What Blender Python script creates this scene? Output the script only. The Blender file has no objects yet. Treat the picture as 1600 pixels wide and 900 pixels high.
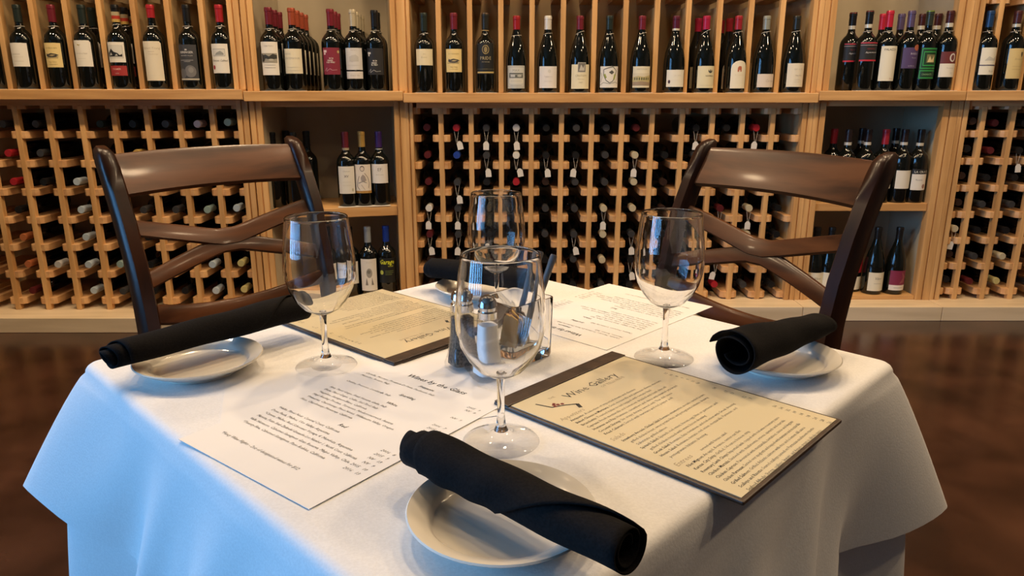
import bpy, bmesh, math, random
from mathutils import Vector, Matrix
random.seed(7)
scene = bpy.context.scene
C = scene.collection
R = math.radians
FZ = 0.03          # floor height
T = 0.724          # table cloth height

# ------------------------------------------------------------------ camera
cam_d = bpy.data.cameras.new('camera'); cam = bpy.data.objects.new('camera', cam_d); C.objects.link(cam)
cam.location = (0, 0, 1.06); cam.rotation_euler = (R(90 - 15.2), 0, 0)
cam_d.sensor_width = 36; cam_d.lens = 1140 / 1600 * 36; cam_d.clip_start = 0.02
scene.camera = cam
# ------------------------------------------------------------------ world and exposure
w = bpy.data.worlds.new('daylight'); scene.world = w; w.use_nodes = True
bg = w.node_tree.nodes['Background']; bg.inputs['Color'].default_value = (0.20, 0.53, 1.0, 1); bg.inputs['Strength'].default_value = 24.0
scene.view_settings.view_transform = 'Standard'; scene.view_settings.look = 'None'
scene.view_settings.gamma = 1; scene.view_settings.use_curve_mapping = False
scene.view_settings.exposure = 0.0
scene.cycles.max_bounces = 10; scene.cycles.transparent_max_bounces = 24; scene.cycles.transmission_bounces = 10
scene.cycles.sample_clamp_indirect = 4.0
LAMP_K = 1.6
LAMP_COL = (1.0, 0.73, 0.45)
LAMPS = [(-2.6, 2.15, 13), (-1.7, 2.15, 13), (-0.8, 2.15, 12), (0.1, 2.15, 12), (1.0, 2.15, 12), (1.9, 2.15, 11), (2.8, 2.15, 10),
         (-0.55, 1.35, 5.5), (0.5, 1.45, 6), (1.7, 0.3, 5), (2.5, 1.2, 10)]  # last entry is an added lamp to send warm light into the right cabinet
CEIL = 2.95
LWIN = [(-2.5, -2.12), (-1.95, -1.57), (-1.4, -1.02), (-0.85, -0.47), (-0.3, 0.08), (0.25, 0.63)]   # window openings in the left wall (y ranges)

# ------------------------------------------------------------------ materials
MC = {}
def nodes_of(m):
    m.use_nodes = True
    return m.node_tree.nodes, m.node_tree.links, m.node_tree.nodes['Principled BSDF']
def plain(name, col, rough=0.5, metal=0.0, **kw):
    k = ('p', name)
    if k in MC: return MC[k]
    m = bpy.data.materials.new(name); n, l, b = nodes_of(m)
    b.inputs['Base Color'].default_value = (*col, 1); b.inputs['Roughness'].default_value = rough; b.inputs['Metallic'].default_value = metal
    for a, v in kw.items(): b.inputs[a.replace('_', ' ')].default_value = v
    MC[k] = m; return m
def noisy(name, c1, c2, scale=(5, 5, 5), rough=0.5, bump=0.0, detail=4, rand=0.0, wscale=1.0, nrough=None, lo=0.35, hi=0.65, **kw):
    m = bpy.data.materials.new(name); n, l, b = nodes_of(m)
    tc = n.new('ShaderNodeTexCoord'); mp = n.new('ShaderNodeMapping'); mp.inputs['Scale'].default_value = scale
    nz = n.new('ShaderNodeTexNoise'); nz.inputs['Scale'].default_value = wscale; nz.inputs['Detail'].default_value = detail
    cr = n.new('ShaderNodeValToRGB'); cr.color_ramp.elements[0].color = (*c1, 1); cr.color_ramp.elements[1].color = (*c2, 1)
    cr.color_ramp.elements[0].position = lo; cr.color_ramp.elements[1].position = hi
    l.new(tc.outputs['Object'], mp.inputs['Vector']); 
    vec = mp.outputs['Vector']
    if rand:
        oi = n.new('ShaderNodeObjectInfo'); ad = n.new('ShaderNodeVectorMath'); ad.operation = 'ADD'
        mu = n.new('ShaderNodeMath'); mu.operation = 'MULTIPLY'; mu.inputs[1].default_value = 37.0
        l.new(oi.outputs['Random'], mu.inputs[0]); l.new(vec, ad.inputs[0]); l.new(mu.outputs[0], ad.inputs[1]); vec = ad.outputs[0]
    l.new(vec, nz.inputs['Vector']); l.new(nz.outputs['Fac'], cr.inputs['Fac'])
    out = cr.outputs['Color']
    if rand:
        hs = n.new('ShaderNodeHueSaturation'); mr = n.new('ShaderNodeMapRange'); mr.inputs['To Min'].default_value = 1 - rand; mr.inputs['To Max'].default_value = 1 + rand
        l.new(oi.outputs['Random'], mr.inputs['Value']); l.new(mr.outputs['Result'], hs.inputs['Value']); l.new(out, hs.inputs['Color']); out = hs.outputs['Color']
    l.new(out, b.inputs['Base Color']); b.inputs['Roughness'].default_value = rough
    if bump:
        bp = n.new('ShaderNodeBump'); bp.inputs['Strength'].default_value = bump; bp.inputs['Distance'].default_value = 0.01
        l.new(nz.outputs['Fac'], bp.inputs['Height']); l.new(bp.outputs['Normal'], b.inputs['Normal'])
    for a, v in kw.items(): b.inputs[a.replace('_', ' ')].default_value = v
    return m
W1, W2 = (0.50, 0.265, 0.095), (0.72, 0.43, 0.18)
wood_v = noisy('maple_vertical', W1, W2, (28, 28, 2.2), 0.42, 0.03, rand=0.10)
wood_h = noisy('maple_horizontal', W1, W2, (2.2, 28, 28), 0.42, 0.03, rand=0.08)
wood_d = noisy('maple_rail', (0.54, 0.28, 0.115), (0.70, 0.42, 0.19), (28, 3, 28), 0.5, 0.03, rand=0.12)
wood_back = noisy('plywood_back', (0.42, 0.29, 0.14), (0.56, 0.41, 0.22), (6, 6, 1.5), 0.6, 0.02)
wood_pale = noisy('plinth_maple', (0.64, 0.50, 0.32), (0.78, 0.63, 0.43), (2, 20, 20), 0.45, 0.02)
panel_grey = noisy('cabinet_lining', (0.40, 0.33, 0.22), (0.50, 0.42, 0.29), (3, 3, 3), 0.6)
dark_wood = noisy('mahogany', (0.010, 0.0032, 0.0014), (0.038, 0.0115, 0.004), (18, 18, 3), 0.32, 0.02, Specular_IOR_Level=0.22, Coat_Weight=0.06, Coat_Roughness=0.1)
dark_wood_h = noisy('mahogany_rail_lit', (0.032, 0.0095, 0.003), (0.105, 0.035, 0.0105), (3, 26, 26), 0.32, 0.02, Specular_IOR_Level=0.18, Coat_Weight=0.06, Coat_Roughness=0.1)  # lighter than the posts' mahogany: light on the rails is put into the colour
seat_mat = noisy('dark_vinyl', (0.012, 0.008, 0.006), (0.02, 0.013, 0.01), (30, 30, 30), 0.45, 0.05)
floor_mat = noisy('stained_concrete', (0.020, 0.0075, 0.005), (0.066, 0.027, 0.016), (1, 1, 1), 0.22, 0.02, detail=12, wscale=4.5, lo=0.36, hi=0.70)
wall_mat = noisy('brown_plaster', (0.16, 0.115, 0.075), (0.20, 0.15, 0.10), (3, 3, 3), 0.8, 0.05)
ceil_mat = noisy('ceiling_paint', (0.20, 0.16, 0.12), (0.24, 0.20, 0.15), (3, 3, 3), 0.9)
cloth = noisy('white_linen', (0.74, 0.73, 0.72), (0.80, 0.79, 0.78), (400, 400, 400), 0.85, 0.06, Sheen_Weight=0.15)
china = plain('china', (0.74, 0.69, 0.60), 0.18, Coat_Weight=0.4, Coat_Roughness=0.05)
napkin_mat = noisy('black_linen', (0.0040, 0.0034, 0.0034), (0.0085, 0.0072, 0.0070), (500, 500, 500), 0.95, 0.1, Specular_IOR_Level=0.15)
leather = noisy('brown_leatherette', (0.030, 0.015, 0.008), (0.055, 0.028, 0.014), (60, 60, 60), 0.45, 0.1)
paper = plain('white_paper', (0.80, 0.78, 0.76), 0.7)
cream = plain('laminated_cream_page', (0.74, 0.64, 0.42), 0.35, Coat_Weight=0.8, Coat_Roughness=0.08)
ink = plain('black_ink', (0.012, 0.012, 0.014), 0.6)
ink_soft = plain('grey_ink', (0.11, 0.10, 0.085), 0.6)
ink_head = plain('taupe_ink', (0.36, 0.29, 0.19), 0.6)
ink_red = plain('red_ink', (0.16, 0.012, 0.010), 0.6)
bottle_glass = plain('dark_bottle_glass', (0.004, 0.005, 0.004), 0.06, Specular_IOR_Level=0.6)
chrome = plain('chrome', (0.75, 0.75, 0.76), 0.12, 1.0)
string_mat = plain('string', (0.55, 0.50, 0.42), 0.8)
tag_mat = plain('tag_card', (0.68, 0.64, 0.58), 0.7)
pen_mat = plain('grey_plastic', (0.10, 0.095, 0.095), 0.45)
def col_mat(c, rough=0.5, metal=0.0, tag='print'):
    k = (tag, tuple(round(x, 3) for x in c), rough, metal)
    if k not in MC:
        m = bpy.data.materials.new(tag); n, l, b = nodes_of(m)
        b.inputs['Base Color'].default_value = (*c, 1); b.inputs['Roughness'].default_value = rough; b.inputs['Metallic'].default_value = metal
        MC[k] = m
    return MC[k]
def foil(c): return col_mat(c, 0.32, 0.25, 'capsule_foil')
glass = bpy.data.materials.new('solid_glass'); glass.use_nodes = True
_n = glass.node_tree.nodes; _n.clear(); _g = _n.new('ShaderNodeBsdfGlass'); _g.inputs['IOR'].default_value = 1.48; _g.inputs['Roughness'].default_value = 0.0
_o = _n.new('ShaderNodeOutputMaterial'); glass.node_tree.links.new(_g.outputs[0], _o.inputs[0])
def thin(name, tint=(0.985, 0.985, 0.985), ior=1.52, edge=0.8):
    m = bpy.data.materials.new(name); m.use_nodes = True; n = m.node_tree.nodes; n.clear(); l = m.node_tree.links
    ge = n.new('ShaderNodeNewGeometry'); dt = n.new('ShaderNodeVectorMath'); dt.operation = 'DOT_PRODUCT'
    l.new(ge.outputs['Normal'], dt.inputs[0]); l.new(ge.outputs['Incoming'], dt.inputs[1])
    ab = n.new('ShaderNodeMath'); ab.operation = 'ABSOLUTE'; l.new(dt.outputs['Value'], ab.inputs[0])
    om = n.new('ShaderNodeMath'); om.operation = 'SUBTRACT'; om.inputs[0].default_value = 1.0; l.new(ab.outputs[0], om.inputs[1])
    pw = n.new('ShaderNodeMath'); pw.operation = 'POWER'; pw.inputs[1].default_value = 5.0; l.new(om.outputs[0], pw.inputs[0])
    p3 = n.new('ShaderNodeMath'); p3.operation = 'POWER'; p3.inputs[1].default_value = 4.0; l.new(om.outputs[0], p3.inputs[0])
    cm = n.new('ShaderNodeMix'); cm.data_type = 'RGBA'; cm.inputs[6].default_value = (*tint, 1); cm.inputs[7].default_value = (*[c * edge for c in tint], 1); l.new(p3.outputs[0], cm.inputs[0])
    f = n.new('ShaderNodeMath'); f.operation = 'MULTIPLY_ADD'; f.inputs[1].default_value = 0.95; f.inputs[2].default_value = ((ior - 1) / (ior + 1)) ** 2; l.new(pw.outputs[0], f.inputs[0])
    t = n.new('ShaderNodeBsdfTransparent'); t.inputs['Color'].default_value = (*tint, 1)
    l.new(cm.outputs[2], t.inputs['Color'])
    g = n.new('ShaderNodeBsdfGlossy'); g.inputs['Roughness'].default_value = 0.0
    mx = n.new('ShaderNodeMixShader'); o = n.new('ShaderNodeOutputMaterial')
    l.new(f.outputs[0], mx.inputs[0]); l.new(t.outputs[0], mx.inputs[1]); l.new(g.outputs[0], mx.inputs[2]); l.new(mx.outputs[0], o.inputs[0])
    return m
thin_glass = thin('thin_blown_glass')
foot_glass = thin('foot_glass', (0.985, 0.985, 0.985), 1.42, 0.85)
pane_glass = thin('window_pane_glass', (0.96, 0.98, 1.0))

# ------------------------------------------------------------------ mesh helpers
class MB:
    def __init__(s): s.v = []; s.f = []; s.m = []
    def add(s, vs, fs, mi=0):
        o = len(s.v); s.v += [tuple(v) for v in vs]; s.f += [tuple(i + o for i in f) for f in fs]; s.m += [mi] * len(fs); return s
    def box(s, x0, x1, y0, y1, z0, z1, mi=0):
        vs = [(x, y, z) for z in (z0, z1) for y in (y0, y1) for x in (x0, x1)]
        return s.add(vs, [(0, 2, 3, 1), (4, 5, 7, 6), (0, 1, 5, 4), (2, 6, 7, 3), (0, 4, 6, 2), (1, 3, 7, 5)], mi)
    def prism(s, poly, z0, z1, mi=0, axis='z'):
        n = len(poly)
        P = {'z': lambda a, b, c: (a, b, c), 'y': lambda a, b, c: (a, c, b), 'x': lambda a, b, c: (c, a, b)}[axis]
        vs = [P(a, b, z0) for a, b in poly] + [P(a, b, z1) for a, b in poly]
        fs = [tuple(range(n))[::-1], tuple(range(n, 2 * n))] + [(i, (i + 1) % n, n + (i + 1) % n, n + i) for i in range(n)]
        return s.add(vs, fs, mi)
    def lathe(s, prof, seg=24, mi=0, c=(0, 0, 0), closed=False):
        vs = []; fs = []; n = len(prof)
        for r, z in prof:
            for k in range(seg):
                a = 2 * math.pi * k / seg; vs.append((c[0] + r * math.cos(a), c[1] + r * math.sin(a), c[2] + z))
        rng = n if closed else n - 1
        for i in range(rng):
            j = (i + 1) % n
            for k in range(seg):
                k2 = (k + 1) % seg; fs.append((i * seg + k, i * seg + k2, j * seg + k2, j * seg + k))
        if not closed:
            if prof[0][0] > 1e-6: fs.append(tuple(range(seg))[::-1])
            if prof[-1][0] > 1e-6: fs.append(tuple((n - 1) * seg + k for k in range(seg)))
        return s.add(vs, fs, mi)
    def loft(s, rings, mi=0, cap=True, close=True):
        n = len(rings[0]); vs = [p for r in rings for p in r]; fs = []
        for i in range(len(rings) - 1):
            for k in range(n if close else n - 1):
                k2 = (k + 1) % n; fs.append((i * n + k, i * n + k2, (i + 1) * n + k2, (i + 1) * n + k))
        if cap: fs += [tuple(range(n))[::-1], tuple((len(rings) - 1) * n + k for k in range(n))]
        return s.add(vs, fs, mi)
    def tube(s, pts, r, seg=8, mi=0, cap=True):
        rings = []; pts = [Vector(p) for p in pts]
        for i, p in enumerate(pts):
            d = (pts[min(i + 1, len(pts) - 1)] - pts[max(i - 1, 0)]).normalized()
            u = d.orthogonal().normalized() if abs(d.z) > 0.95 else d.cross(Vector((0, 0, 1))).normalized()
            v = d.cross(u); rr = r[i] if isinstance(r, (list, tuple)) else r
            rings.append([tuple(p + (u * math.cos(2 * math.pi * k / seg) + v * math.sin(2 * math.pi * k / seg)) * rr) for k in range(seg)])
        return s.loft(rings, mi, cap)
    def mesh(s, name, mats, smooth=None, bevel=0, fix=True):
        me = bpy.data.meshes.new(name); me.from_pydata(s.v, [], s.f)
        for i, k in enumerate(s.m): me.polygons[i].material_index = k
        for m in (mats if isinstance(mats, (list, tuple)) else [mats]): me.materials.append(m)
        bm = bmesh.new(); bm.from_mesh(me)
        bmesh.ops.remove_doubles(bm, verts=bm.verts, dist=1e-6)
        if bevel: bmesh.ops.bevel(bm, geom=bm.edges[:], offset=bevel, segments=2, affect='EDGES', profile=0.5)
        if fix: bmesh.ops.recalc_face_normals(bm, faces=bm.faces)
        bm.to_mesh(me); bm.free()
        if smooth:
            for p in me.polygons: p.use_smooth = True
            me.set_sharp_from_angle(angle=R(smooth))
        return me
    def build(s, name, mats, parent=None, smooth=None, bevel=0, fix=True, loc=None):
        return link(name, s.mesh(name, mats, smooth, bevel, fix), parent, loc)
def link(name, me, parent=None, loc=None, rot=None):
    o = bpy.data.objects.new(name, me); C.objects.link(o); o.parent = parent
    if loc: o.location = loc
    if rot: o.rotation_euler = rot
    return o
def tag(o, label, cat, group=None):
    o['label'] = label; o['category'] = cat
    if group: o['group'] = group
    return o
def thing(name, label, cat, loc=(0, 0, 0), rz=0, group=None):
    return tag(link(name, None, None, loc, (0, 0, rz)), label, cat, group)
def struct(o): o['kind'] = 'structure'; return o
def lerp(a, b, t): return a + (b - a) * t
TXT = {}
def text_geo(s, shear=0.0, bold=0.0):
    k = (s, shear, bold)
    if k not in TXT:
        cu = bpy.data.curves.new('t', 'FONT'); cu.body = s; cu.size = 1; cu.shear = shear; cu.offset = bold; cu.resolution_u = 1
        ob = bpy.data.objects.new('t', cu); C.objects.link(ob)
        me = ob.to_mesh(); vs = [tuple(v.co[:2]) for v in me.vertices]; fs = [tuple(p.vertices) for p in me.polygons]
        ob.to_mesh_clear(); bpy.data.objects.remove(ob); bpy.data.curves.remove(cu)
        wd = max((v[0] for v in vs), default=0) ; TXT[k] = (vs, fs, wd)
    return TXT[k]
def put_text(mb, s, x, y, size, mi=0, align='l', shear=0.0, bold=0.0, z=0.0, f=None, maxw=None, sx=1.0):
    vs, fs, wd = text_geo(s, shear, bold)
    kx = size * sx
    if maxw and wd * kx > maxw: kx = maxw / wd
    ox = {'l': 0, 'c': -wd / 2, 'r': -wd}[align]
    pts = [(x + (a + ox) * kx, y + b * size, z) for a, b in vs]
    mb.add([f(*p) for p in pts] if f else pts, fs, mi)

# ------------------------------------------------------------------ room shell
XL, XR, YB, YF = -3.6, 3.9, 3.82, -3.2
struct(MB().box(XL - 0.2, XR + 0.2, YF - 0.2, YB + 0.2, FZ - 0.1, FZ).build('floor', floor_mat))
struct(MB().box(XL - 0.2, XR + 0.2, YF - 0.2, YB + 0.2, CEIL, CEIL + 0.1).build('ceiling', ceil_mat))
struct(MB().box(XL - 0.2, XR + 0.2, YB, YB + 0.2, FZ, CEIL).build('wall_back', wall_mat))
struct(MB().box(XL - 0.2, XR + 0.2, YF - 0.2, YF, FZ, CEIL).build('wall_front', wall_mat))
struct(MB().box(XR, XR + 0.2, YF, YB, FZ, CEIL).build('wall_right', wall_mat))
wl = MB(); ys = [YF] + [a for p in LWIN for a in p] + [YB]; WZ0, WZ1 = 0.45, 2.6
for i in range(0, len(ys), 2): wl.box(XL - 0.2, XL, ys[i], ys[i + 1], FZ, CEIL)
for a, b in LWIN: wl.box(XL - 0.2, XL, a, b, FZ, WZ0); wl.box(XL - 0.2, XL, a, b, WZ1, CEIL)
struct(wl.build('wall_left', wall_mat))
for i, (a, b) in enumerate(LWIN):
    fr = MB(); t = 0.022; xa, xb = XL - 0.13, XL - 0.07
    fr.box(xa, xb, a, a + t, WZ0, WZ1); fr.box(xa, xb, b - t, b, WZ0, WZ1); fr.box(xa, xb, a + t, b - t, WZ0, WZ0 + t); fr.box(xa, xb, a + t, b - t, WZ1 - t, WZ1)
    wo = struct(fr.build('window_%d' % (i + 1), dark_wood))
    m = (a + b) / 2
    MB().box(xa, xb, m - 0.012, m + 0.012, WZ0 + t, WZ1 - t).build('mullion', dark_wood, wo)
    for p, q in ((a + t, m - 0.012), (m + 0.012, b - t)):
        MB().box(XL - 0.102, XL - 0.098, p, q, WZ0 + t, WZ1 - t).build('pane', pane_glass, wo)
    ld = bpy.data.lights.new('window_portal', 'AREA'); ld.shape = 'RECTANGLE'; ld.size = WZ1 - WZ0; ld.size_y = b - a; ld.cycles.is_portal = True
    lo = bpy.data.objects.new('window_portal', ld); C.objects.link(lo); lo.location = (XL - 0.15, m, (WZ0 + WZ1) / 2); lo.rotation_euler = (0, R(-90), 0)
# ceiling downlights, each with its own lamp; the last one is an added fill
trim = plain('lamp_trim', (0.6, 0.58, 0.55), 0.4)
ring_me = MB().lathe([(0.086, 0), (0.105, 0), (0.11, 0.006), (0.11, 0.012), (0.086, 0.012)], 24, closed=True).mesh('trim_ring', trim, 40)
can_me = MB().lathe([(0.086, 0.0), (0.086, 0.012), (0.0, 0.012), (0.0, 0.0115), (0.0855, 0.0115), (0.0855, 0.0)], 24, closed=True).mesh('reflector', chrome, 40)
for i, (x, y, p) in enumerate(LAMPS):
    t = thing('ceiling_downlight', 'round recessed warm ceiling downlight', 'ceiling light', (x, y, CEIL - 0.0125), 0, 'ceiling downlights')
    link('trim_ring', ring_me, t); link('reflector', can_me, t)
    ld = bpy.data.lights.new('downlight_bulb', 'AREA'); ld.shape = 'DISK'; ld.size = 0.16; ld.energy = p * LAMP_K; ld.color = LAMP_COL
    lo = link('downlight_bulb', ld, t, (0, 0, 0.004))

# ------------------------------------------------------------------ wine rack units
RAILW, RAILH, DEP = 0.078, 0.030, 0.34
def rail_poly(x0, x1, c0, c1):
    c = 0.012
    f = 0.0025
    return [(x0 + (c if c0 else 0), f), (x1 - (c if c1 else 0), f), (x1, f + (c if c1 else 0)), (x1, DEP), (x0, DEP), (x0, f + (c if c0 else 0))]
rail_full = MB().prism(rail_poly(-RAILW / 2, RAILW / 2, 1, 1), -RAILH / 2, RAILH / 2).mesh('rail', wood_d, bevel=0.0015)
rail_l = MB().prism(rail_poly(0, 0.03, 0, 1), -RAILH / 2, RAILH / 2).mesh('rail', wood_d, bevel=0.0015)
rail_r = MB().prism(rail_poly(-0.03, 0, 1, 0), -RAILH / 2, RAILH / 2).mesh('rail', wood_d, bevel=0.0015)
SW, SD = 0.0225, 0.026
UPZ = 1.92
def stick_me(z0, z1): return MB().box(-SW / 2, SW / 2, 0, SD, z0, z1).mesh('upright', wood_v, bevel=0.0015)
PL = 0.067        # plinth height above the floor
def unit_common(u, W, zs, back_mat, poly=None, pl_front=-0.13, plp=None):
    """shelf board, plinth, stiles, back panels in unit coordinates"""
    g = 0.0012
    poly = poly or [(g, -0.055), (W - g, -0.055), (W - g, DEP + 0.02), (g, DEP + 0.02)]
    MB().prism(poly, zs - 0.042, zs).build('shelf_board', wood_h, u, bevel=0.003)
    pb = plp or [(p[0], pl_front if p[1] < 0 else p[1]) for p in poly]
    MB().prism(pb, FZ, FZ + PL).build('plinth', wood_pale, u, bevel=0.002)
    ym = max(p[1] for p in poly); bx0 = min(p[0] for p in poly if p[1] > ym - .001); bx1 = max(p[0] for p in poly if p[1] > ym - .001)
    MB().box(bx0, bx1, DEP, DEP + 0.012, FZ + PL, zs - 0.043).build('back_panel', back_mat, u)
    MB().box(bx0, bx1, DEP, DEP + 0.012, zs, UPZ).build('back_panel', back_mat, u)
    MB().box(0.05, W - 0.05, -0.001, 0.03, zs - 0.066, zs - 0.0425).build('top_rail', wood_h, u)
    MB().prism(poly, UPZ, UPZ + 0.03).build('top_board', wood_h, u, bevel=0.003)
def stile(u, x0, x1, z0, z1, y0=-0.012, y1=0.03):
    """grooved face-frame post: two faces with a recessed groove"""
    a = x0 + (x1 - x0) * 0.42; b = a + 0.006
    MB().prism([(x0, y0), (a, y0), (a, y0 + 0.008), (b, y0 + 0.008), (b, y0), (x1, y0), (x1, y1), (x0, y1)], z0, z1).build('stile', wood_v, u, bevel=0.0012)
def lattice(u, W, sticks, rails, zs, inL, inR, z_up, end_rails=True):
    lo = stick_me(FZ + PL, zs - 0.067); hi = stick_me(zs, UPZ)
    for x in sticks:
        link('upright', lo, u, (x, 0, 0)); link('upright', hi, u, (x, 0, 0))
        for z in rails: link('rail', rail_full, u, (x, 0, z))
        for z in z_up: link('rail', rail_full, u, (x, 0, z))
        # thin divider board running back from each upper upright
        link('divider', div_me(zs), u, (x, 0, 0))
    for z in list(rails) + list(z_up):
        link('rail', rail_l, u, (inL, 0, z)); link('rail', rail_r, u, (inR, 0, z))
DIV = {}
def div_me(zs):
    if zs not in DIV: DIV[zs] = MB().box(-0.006, 0.006, SD, DEP, zs, zs + 0.36).mesh('divider', wood_back)
    return DIV[zs]
def side_panel(u, x0, x1, z0, z1, mat):
    MB().box(x0, x1, 0.03, DEP, z0, z1).build('side_panel', mat, u)
# left lattice unit: world x -2.95 .. -1.112, lattice plane y 3.17
ZL, ZC, ZR, ZK = 1.062, 1.047, 1.056, 1.055
uL = thing('wine_rack', 'maple lattice wine rack on the left behind the cross-back chair', 'wine rack', (-2.95, 3.17, 0))
WL = 1.838
unit_common(uL, WL, ZL, wood_back)
L_ST = sorted(-1.271 - 0.1385 * k + 2.95 for k in range(12)); L_RAIL = [0.996] + [0.874 - 0.1228 * k for k in range(7)]
L_IN = (L_ST[0] - 0.1385, 1.79)
lattice(uL, WL, L_ST, L_RAIL, ZL, L_IN[0], L_IN[1], [1.475, 1.598, 1.72])
for (a, b) in ((0.0, L_IN[0]), (1.79, WL)):
    stile(uL, a, b, FZ + PL, ZL - 0.0425); stile(uL, a, b, ZL, UPZ)
    side_panel(uL, a, b, FZ + PL, ZL - 0.0425, wood_back); side_panel(uL, a, b, ZL, UPZ, wood_back)
# centre lattice unit
uC = thing('wine_rack', 'wide maple lattice wine rack in the middle of the wall behind the table', 'wine rack', (-0.4745, 3.34, 0))
WC = 1.8125
unit_common(uC, WC, ZC, wood_back)
C_ST = [-0.318 + 0.1349 * k + 0.4745 for k in range(12)]; C_RAIL = [0.9695] + [0.848 - 0.1215 * k for k in range(7)]
C_IN = (0.034, C_ST[-1] + 0.1249)
lattice(uC, WC, C_ST, C_RAIL, ZC, C_IN[0], C_IN[1], [1.462, 1.584, 1.706])
for (a, b) in ((0.0, C_IN[0]), (C_IN[1], WC)):
    stile(uC, a, b, FZ + PL, ZC - 0.0425); stile(uC, a, b, ZC, UPZ)
    side_panel(uC, a, b, FZ + PL, ZC - 0.0425, wood_back); side_panel(uC, a, b, ZC, UPZ, wood_back)
# right lattice unit
uR = thing('wine_rack', 'maple lattice wine rack at the right edge beside the open cabinet', 'wine rack', (1.9794, 3.34, 0))
WR = 1.2
unit_common(uR, WR, ZR, wood_back)
R_ST = [0.1256 + 0.1325 * k for k in range(8)]; R_RAIL = [0.99] + [0.868 - 0.1222 * k for k in range(7)]
R_IN = (0.047, R_ST[-1] + 0.1)
lattice(uR, WR, R_ST, R_RAIL, ZR, R_IN[0], R_IN[1], [1.432, 1.555, 1.68])
for (a, b) in ((0.0, R_IN[0]), (R_IN[1], WR)):
    stile(uR, a, b, FZ + PL, ZR - 0.0425); stile(uR, a, b, ZR, UPZ)
    side_panel(uR, a, b, FZ + PL, ZR - 0.0425, wood_back); side_panel(uR, a, b, ZR, UPZ, wood_back)
# open cabinets
AK = math.atan2(0.17, 0.6375); WK = math.hypot(0.6375, 0.17)
uK = thing('display_cabinet', 'open maple display cabinet between the left and middle racks', 'cabinet', (-1.112, 3.17, 0), AK)
polyK = [(-0.012, -0.052), (WK - 0.015, -0.052), (WK - 0.001, 0), (WK - 0.001, DEP - 0.01), (0.115, DEP - 0.01), (0.001, 0)]
plpK = [(-0.031, -0.125), (WK - 0.035, -0.125), (WK - 0.001, 0), (WK - 0.001, DEP - 0.01), (0.115, DEP - 0.01), (0.001, 0)]
unit_common(uK, WK, ZK, panel_grey, polyK, -0.125, plpK)
for z0, z1 in ((FZ + PL, ZK - 0.0425), (ZK, UPZ)):
    stile(uK, 0.0035, 0.052, z0, z1); stile(uK, WK - 0.052, WK - 0.001, z0, z1)
    MB().prism([(0.03, 0.03), (0.05, 0.03), (0.14, DEP - 0.01), (0.117, DEP - 0.01)], z0, z1).build('side_panel', panel_grey, uK)
    side_panel(uK, WK - 0.03, WK - 0.001, z0, z1, panel_grey)
K_SH = 0.548
MB().prism([(0.053, 0.0), (WK - 0.053, 0.0), (WK - 0.031, DEP - 0.01), (0.141, DEP - 0.01)], K_SH - 0.045, K_SH).build('inner_shelf', wood_h, uK, bevel=0.002)
MB().prism([(0.053, -0.005), (WK - 0.053, -0.005), (WK - 0.031, DEP - 0.01), (0.141, DEP - 0.01)], FZ + PL, FZ + PL + 0.02).build('floor_board', wood_h, uK, bevel=0.002)
uQ = thing('display_cabinet', 'open maple display cabinet between the middle and right racks', 'cabinet', (1.338, 3.34, 0))
WQ = 0.6414
unit_common(uQ, WQ, ZR, panel_grey)
for z0, z1 in ((FZ + PL, ZR - 0.0425), (ZR, UPZ)):
    stile(uQ, 0.001, 0.055, z0, z1); stile(uQ, WQ - 0.067, WQ - 0.001, z0, z1)
    side_panel(uQ, 0.001, 0.045, z0, z1, panel_grey); side_panel(uQ, WQ - 0.057, WQ - 0.001, z0, z1, panel_grey)
Q_SH = 0.556
MB().box(0.056, WQ - 0.068, 0.0, DEP, Q_SH - 0.036, Q_SH).build('inner_shelf', wood_h, uQ, bevel=0.002)
MB().box(0.056, WQ - 0.068, -0.005, DEP, FZ + PL, FZ + PL + 0.02).build('floor_board', wood_h, uQ, bevel=0.002)

# ------------------------------------------------------------------ bottles
BH = {'bx': 0.330, 'bg': 0.318}; BR = {'bx': 0.0435, 'bg': 0.0465}
PROF = {'bx': [(0.0, 0.008), (0.62, 0.004), (0.93, 0.0), (1, 0.02), (1, 0.56), (0.985, 0.60), (0.90, 0.645), (0.70, 0.685), (0.48, 0.715), (0.365, 0.75), (0.335, 0.80), (0.33, 0.955), (0.355, 0.957), (0.355, 0.985), (0.33, 1.0), (0, 1.0)],
        'bg': [(0.0, 0.008), (0.62, 0.004), (0.93, 0.0), (1, 0.02), (1, 0.36), (0.97, 0.44), (0.88, 0.53), (0.70, 0.63), (0.50, 0.72), (0.37, 0.79), (0.32, 0.84), (0.31, 0.955), (0.34, 0.957), (0.34, 0.985), (0.31, 1.0), (0, 1.0)]}
def shape(kind, seg):
    h, r = BH[kind], BR[kind]
    return MB().lathe([(a * r, b * h) for a, b in PROF[kind]], seg)
BODY = {k: shape(k, 28).mesh('body', bottle_glass, 50) for k in BH}
BODY_LO = {k: shape(k, 18).mesh('body', bottle_glass, 50) for k in BH}
CAPS = {}
def capsule_me(kind, col, f0=0.80, bands=()):
    k = (kind, col, f0, bands)
    if k not in CAPS:
        h, r = BH[kind], BR[kind]; nr = r * (0.355 if kind == 'bx' else 0.335)
        mb = MB(); 
        mb.lathe([(nr, f0 * h), (nr, 0.955 * h), (nr * 1.07, 0.957 * h), (nr * 1.07, 0.985 * h), (nr * 0.98, 1.003 * h), (0, 1.003 * h)], 18)
        mats = [foil(col)]
        for i, (a, b, c) in enumerate(bands):
            mb.lathe([(nr + 0.0006, a * h), (nr + 0.0006, b * h)], 18, i + 1); mats.append(foil(c))
        CAPS[k] = mb.mesh('capsule', mats, 50)
    return CAPS[k]
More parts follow.
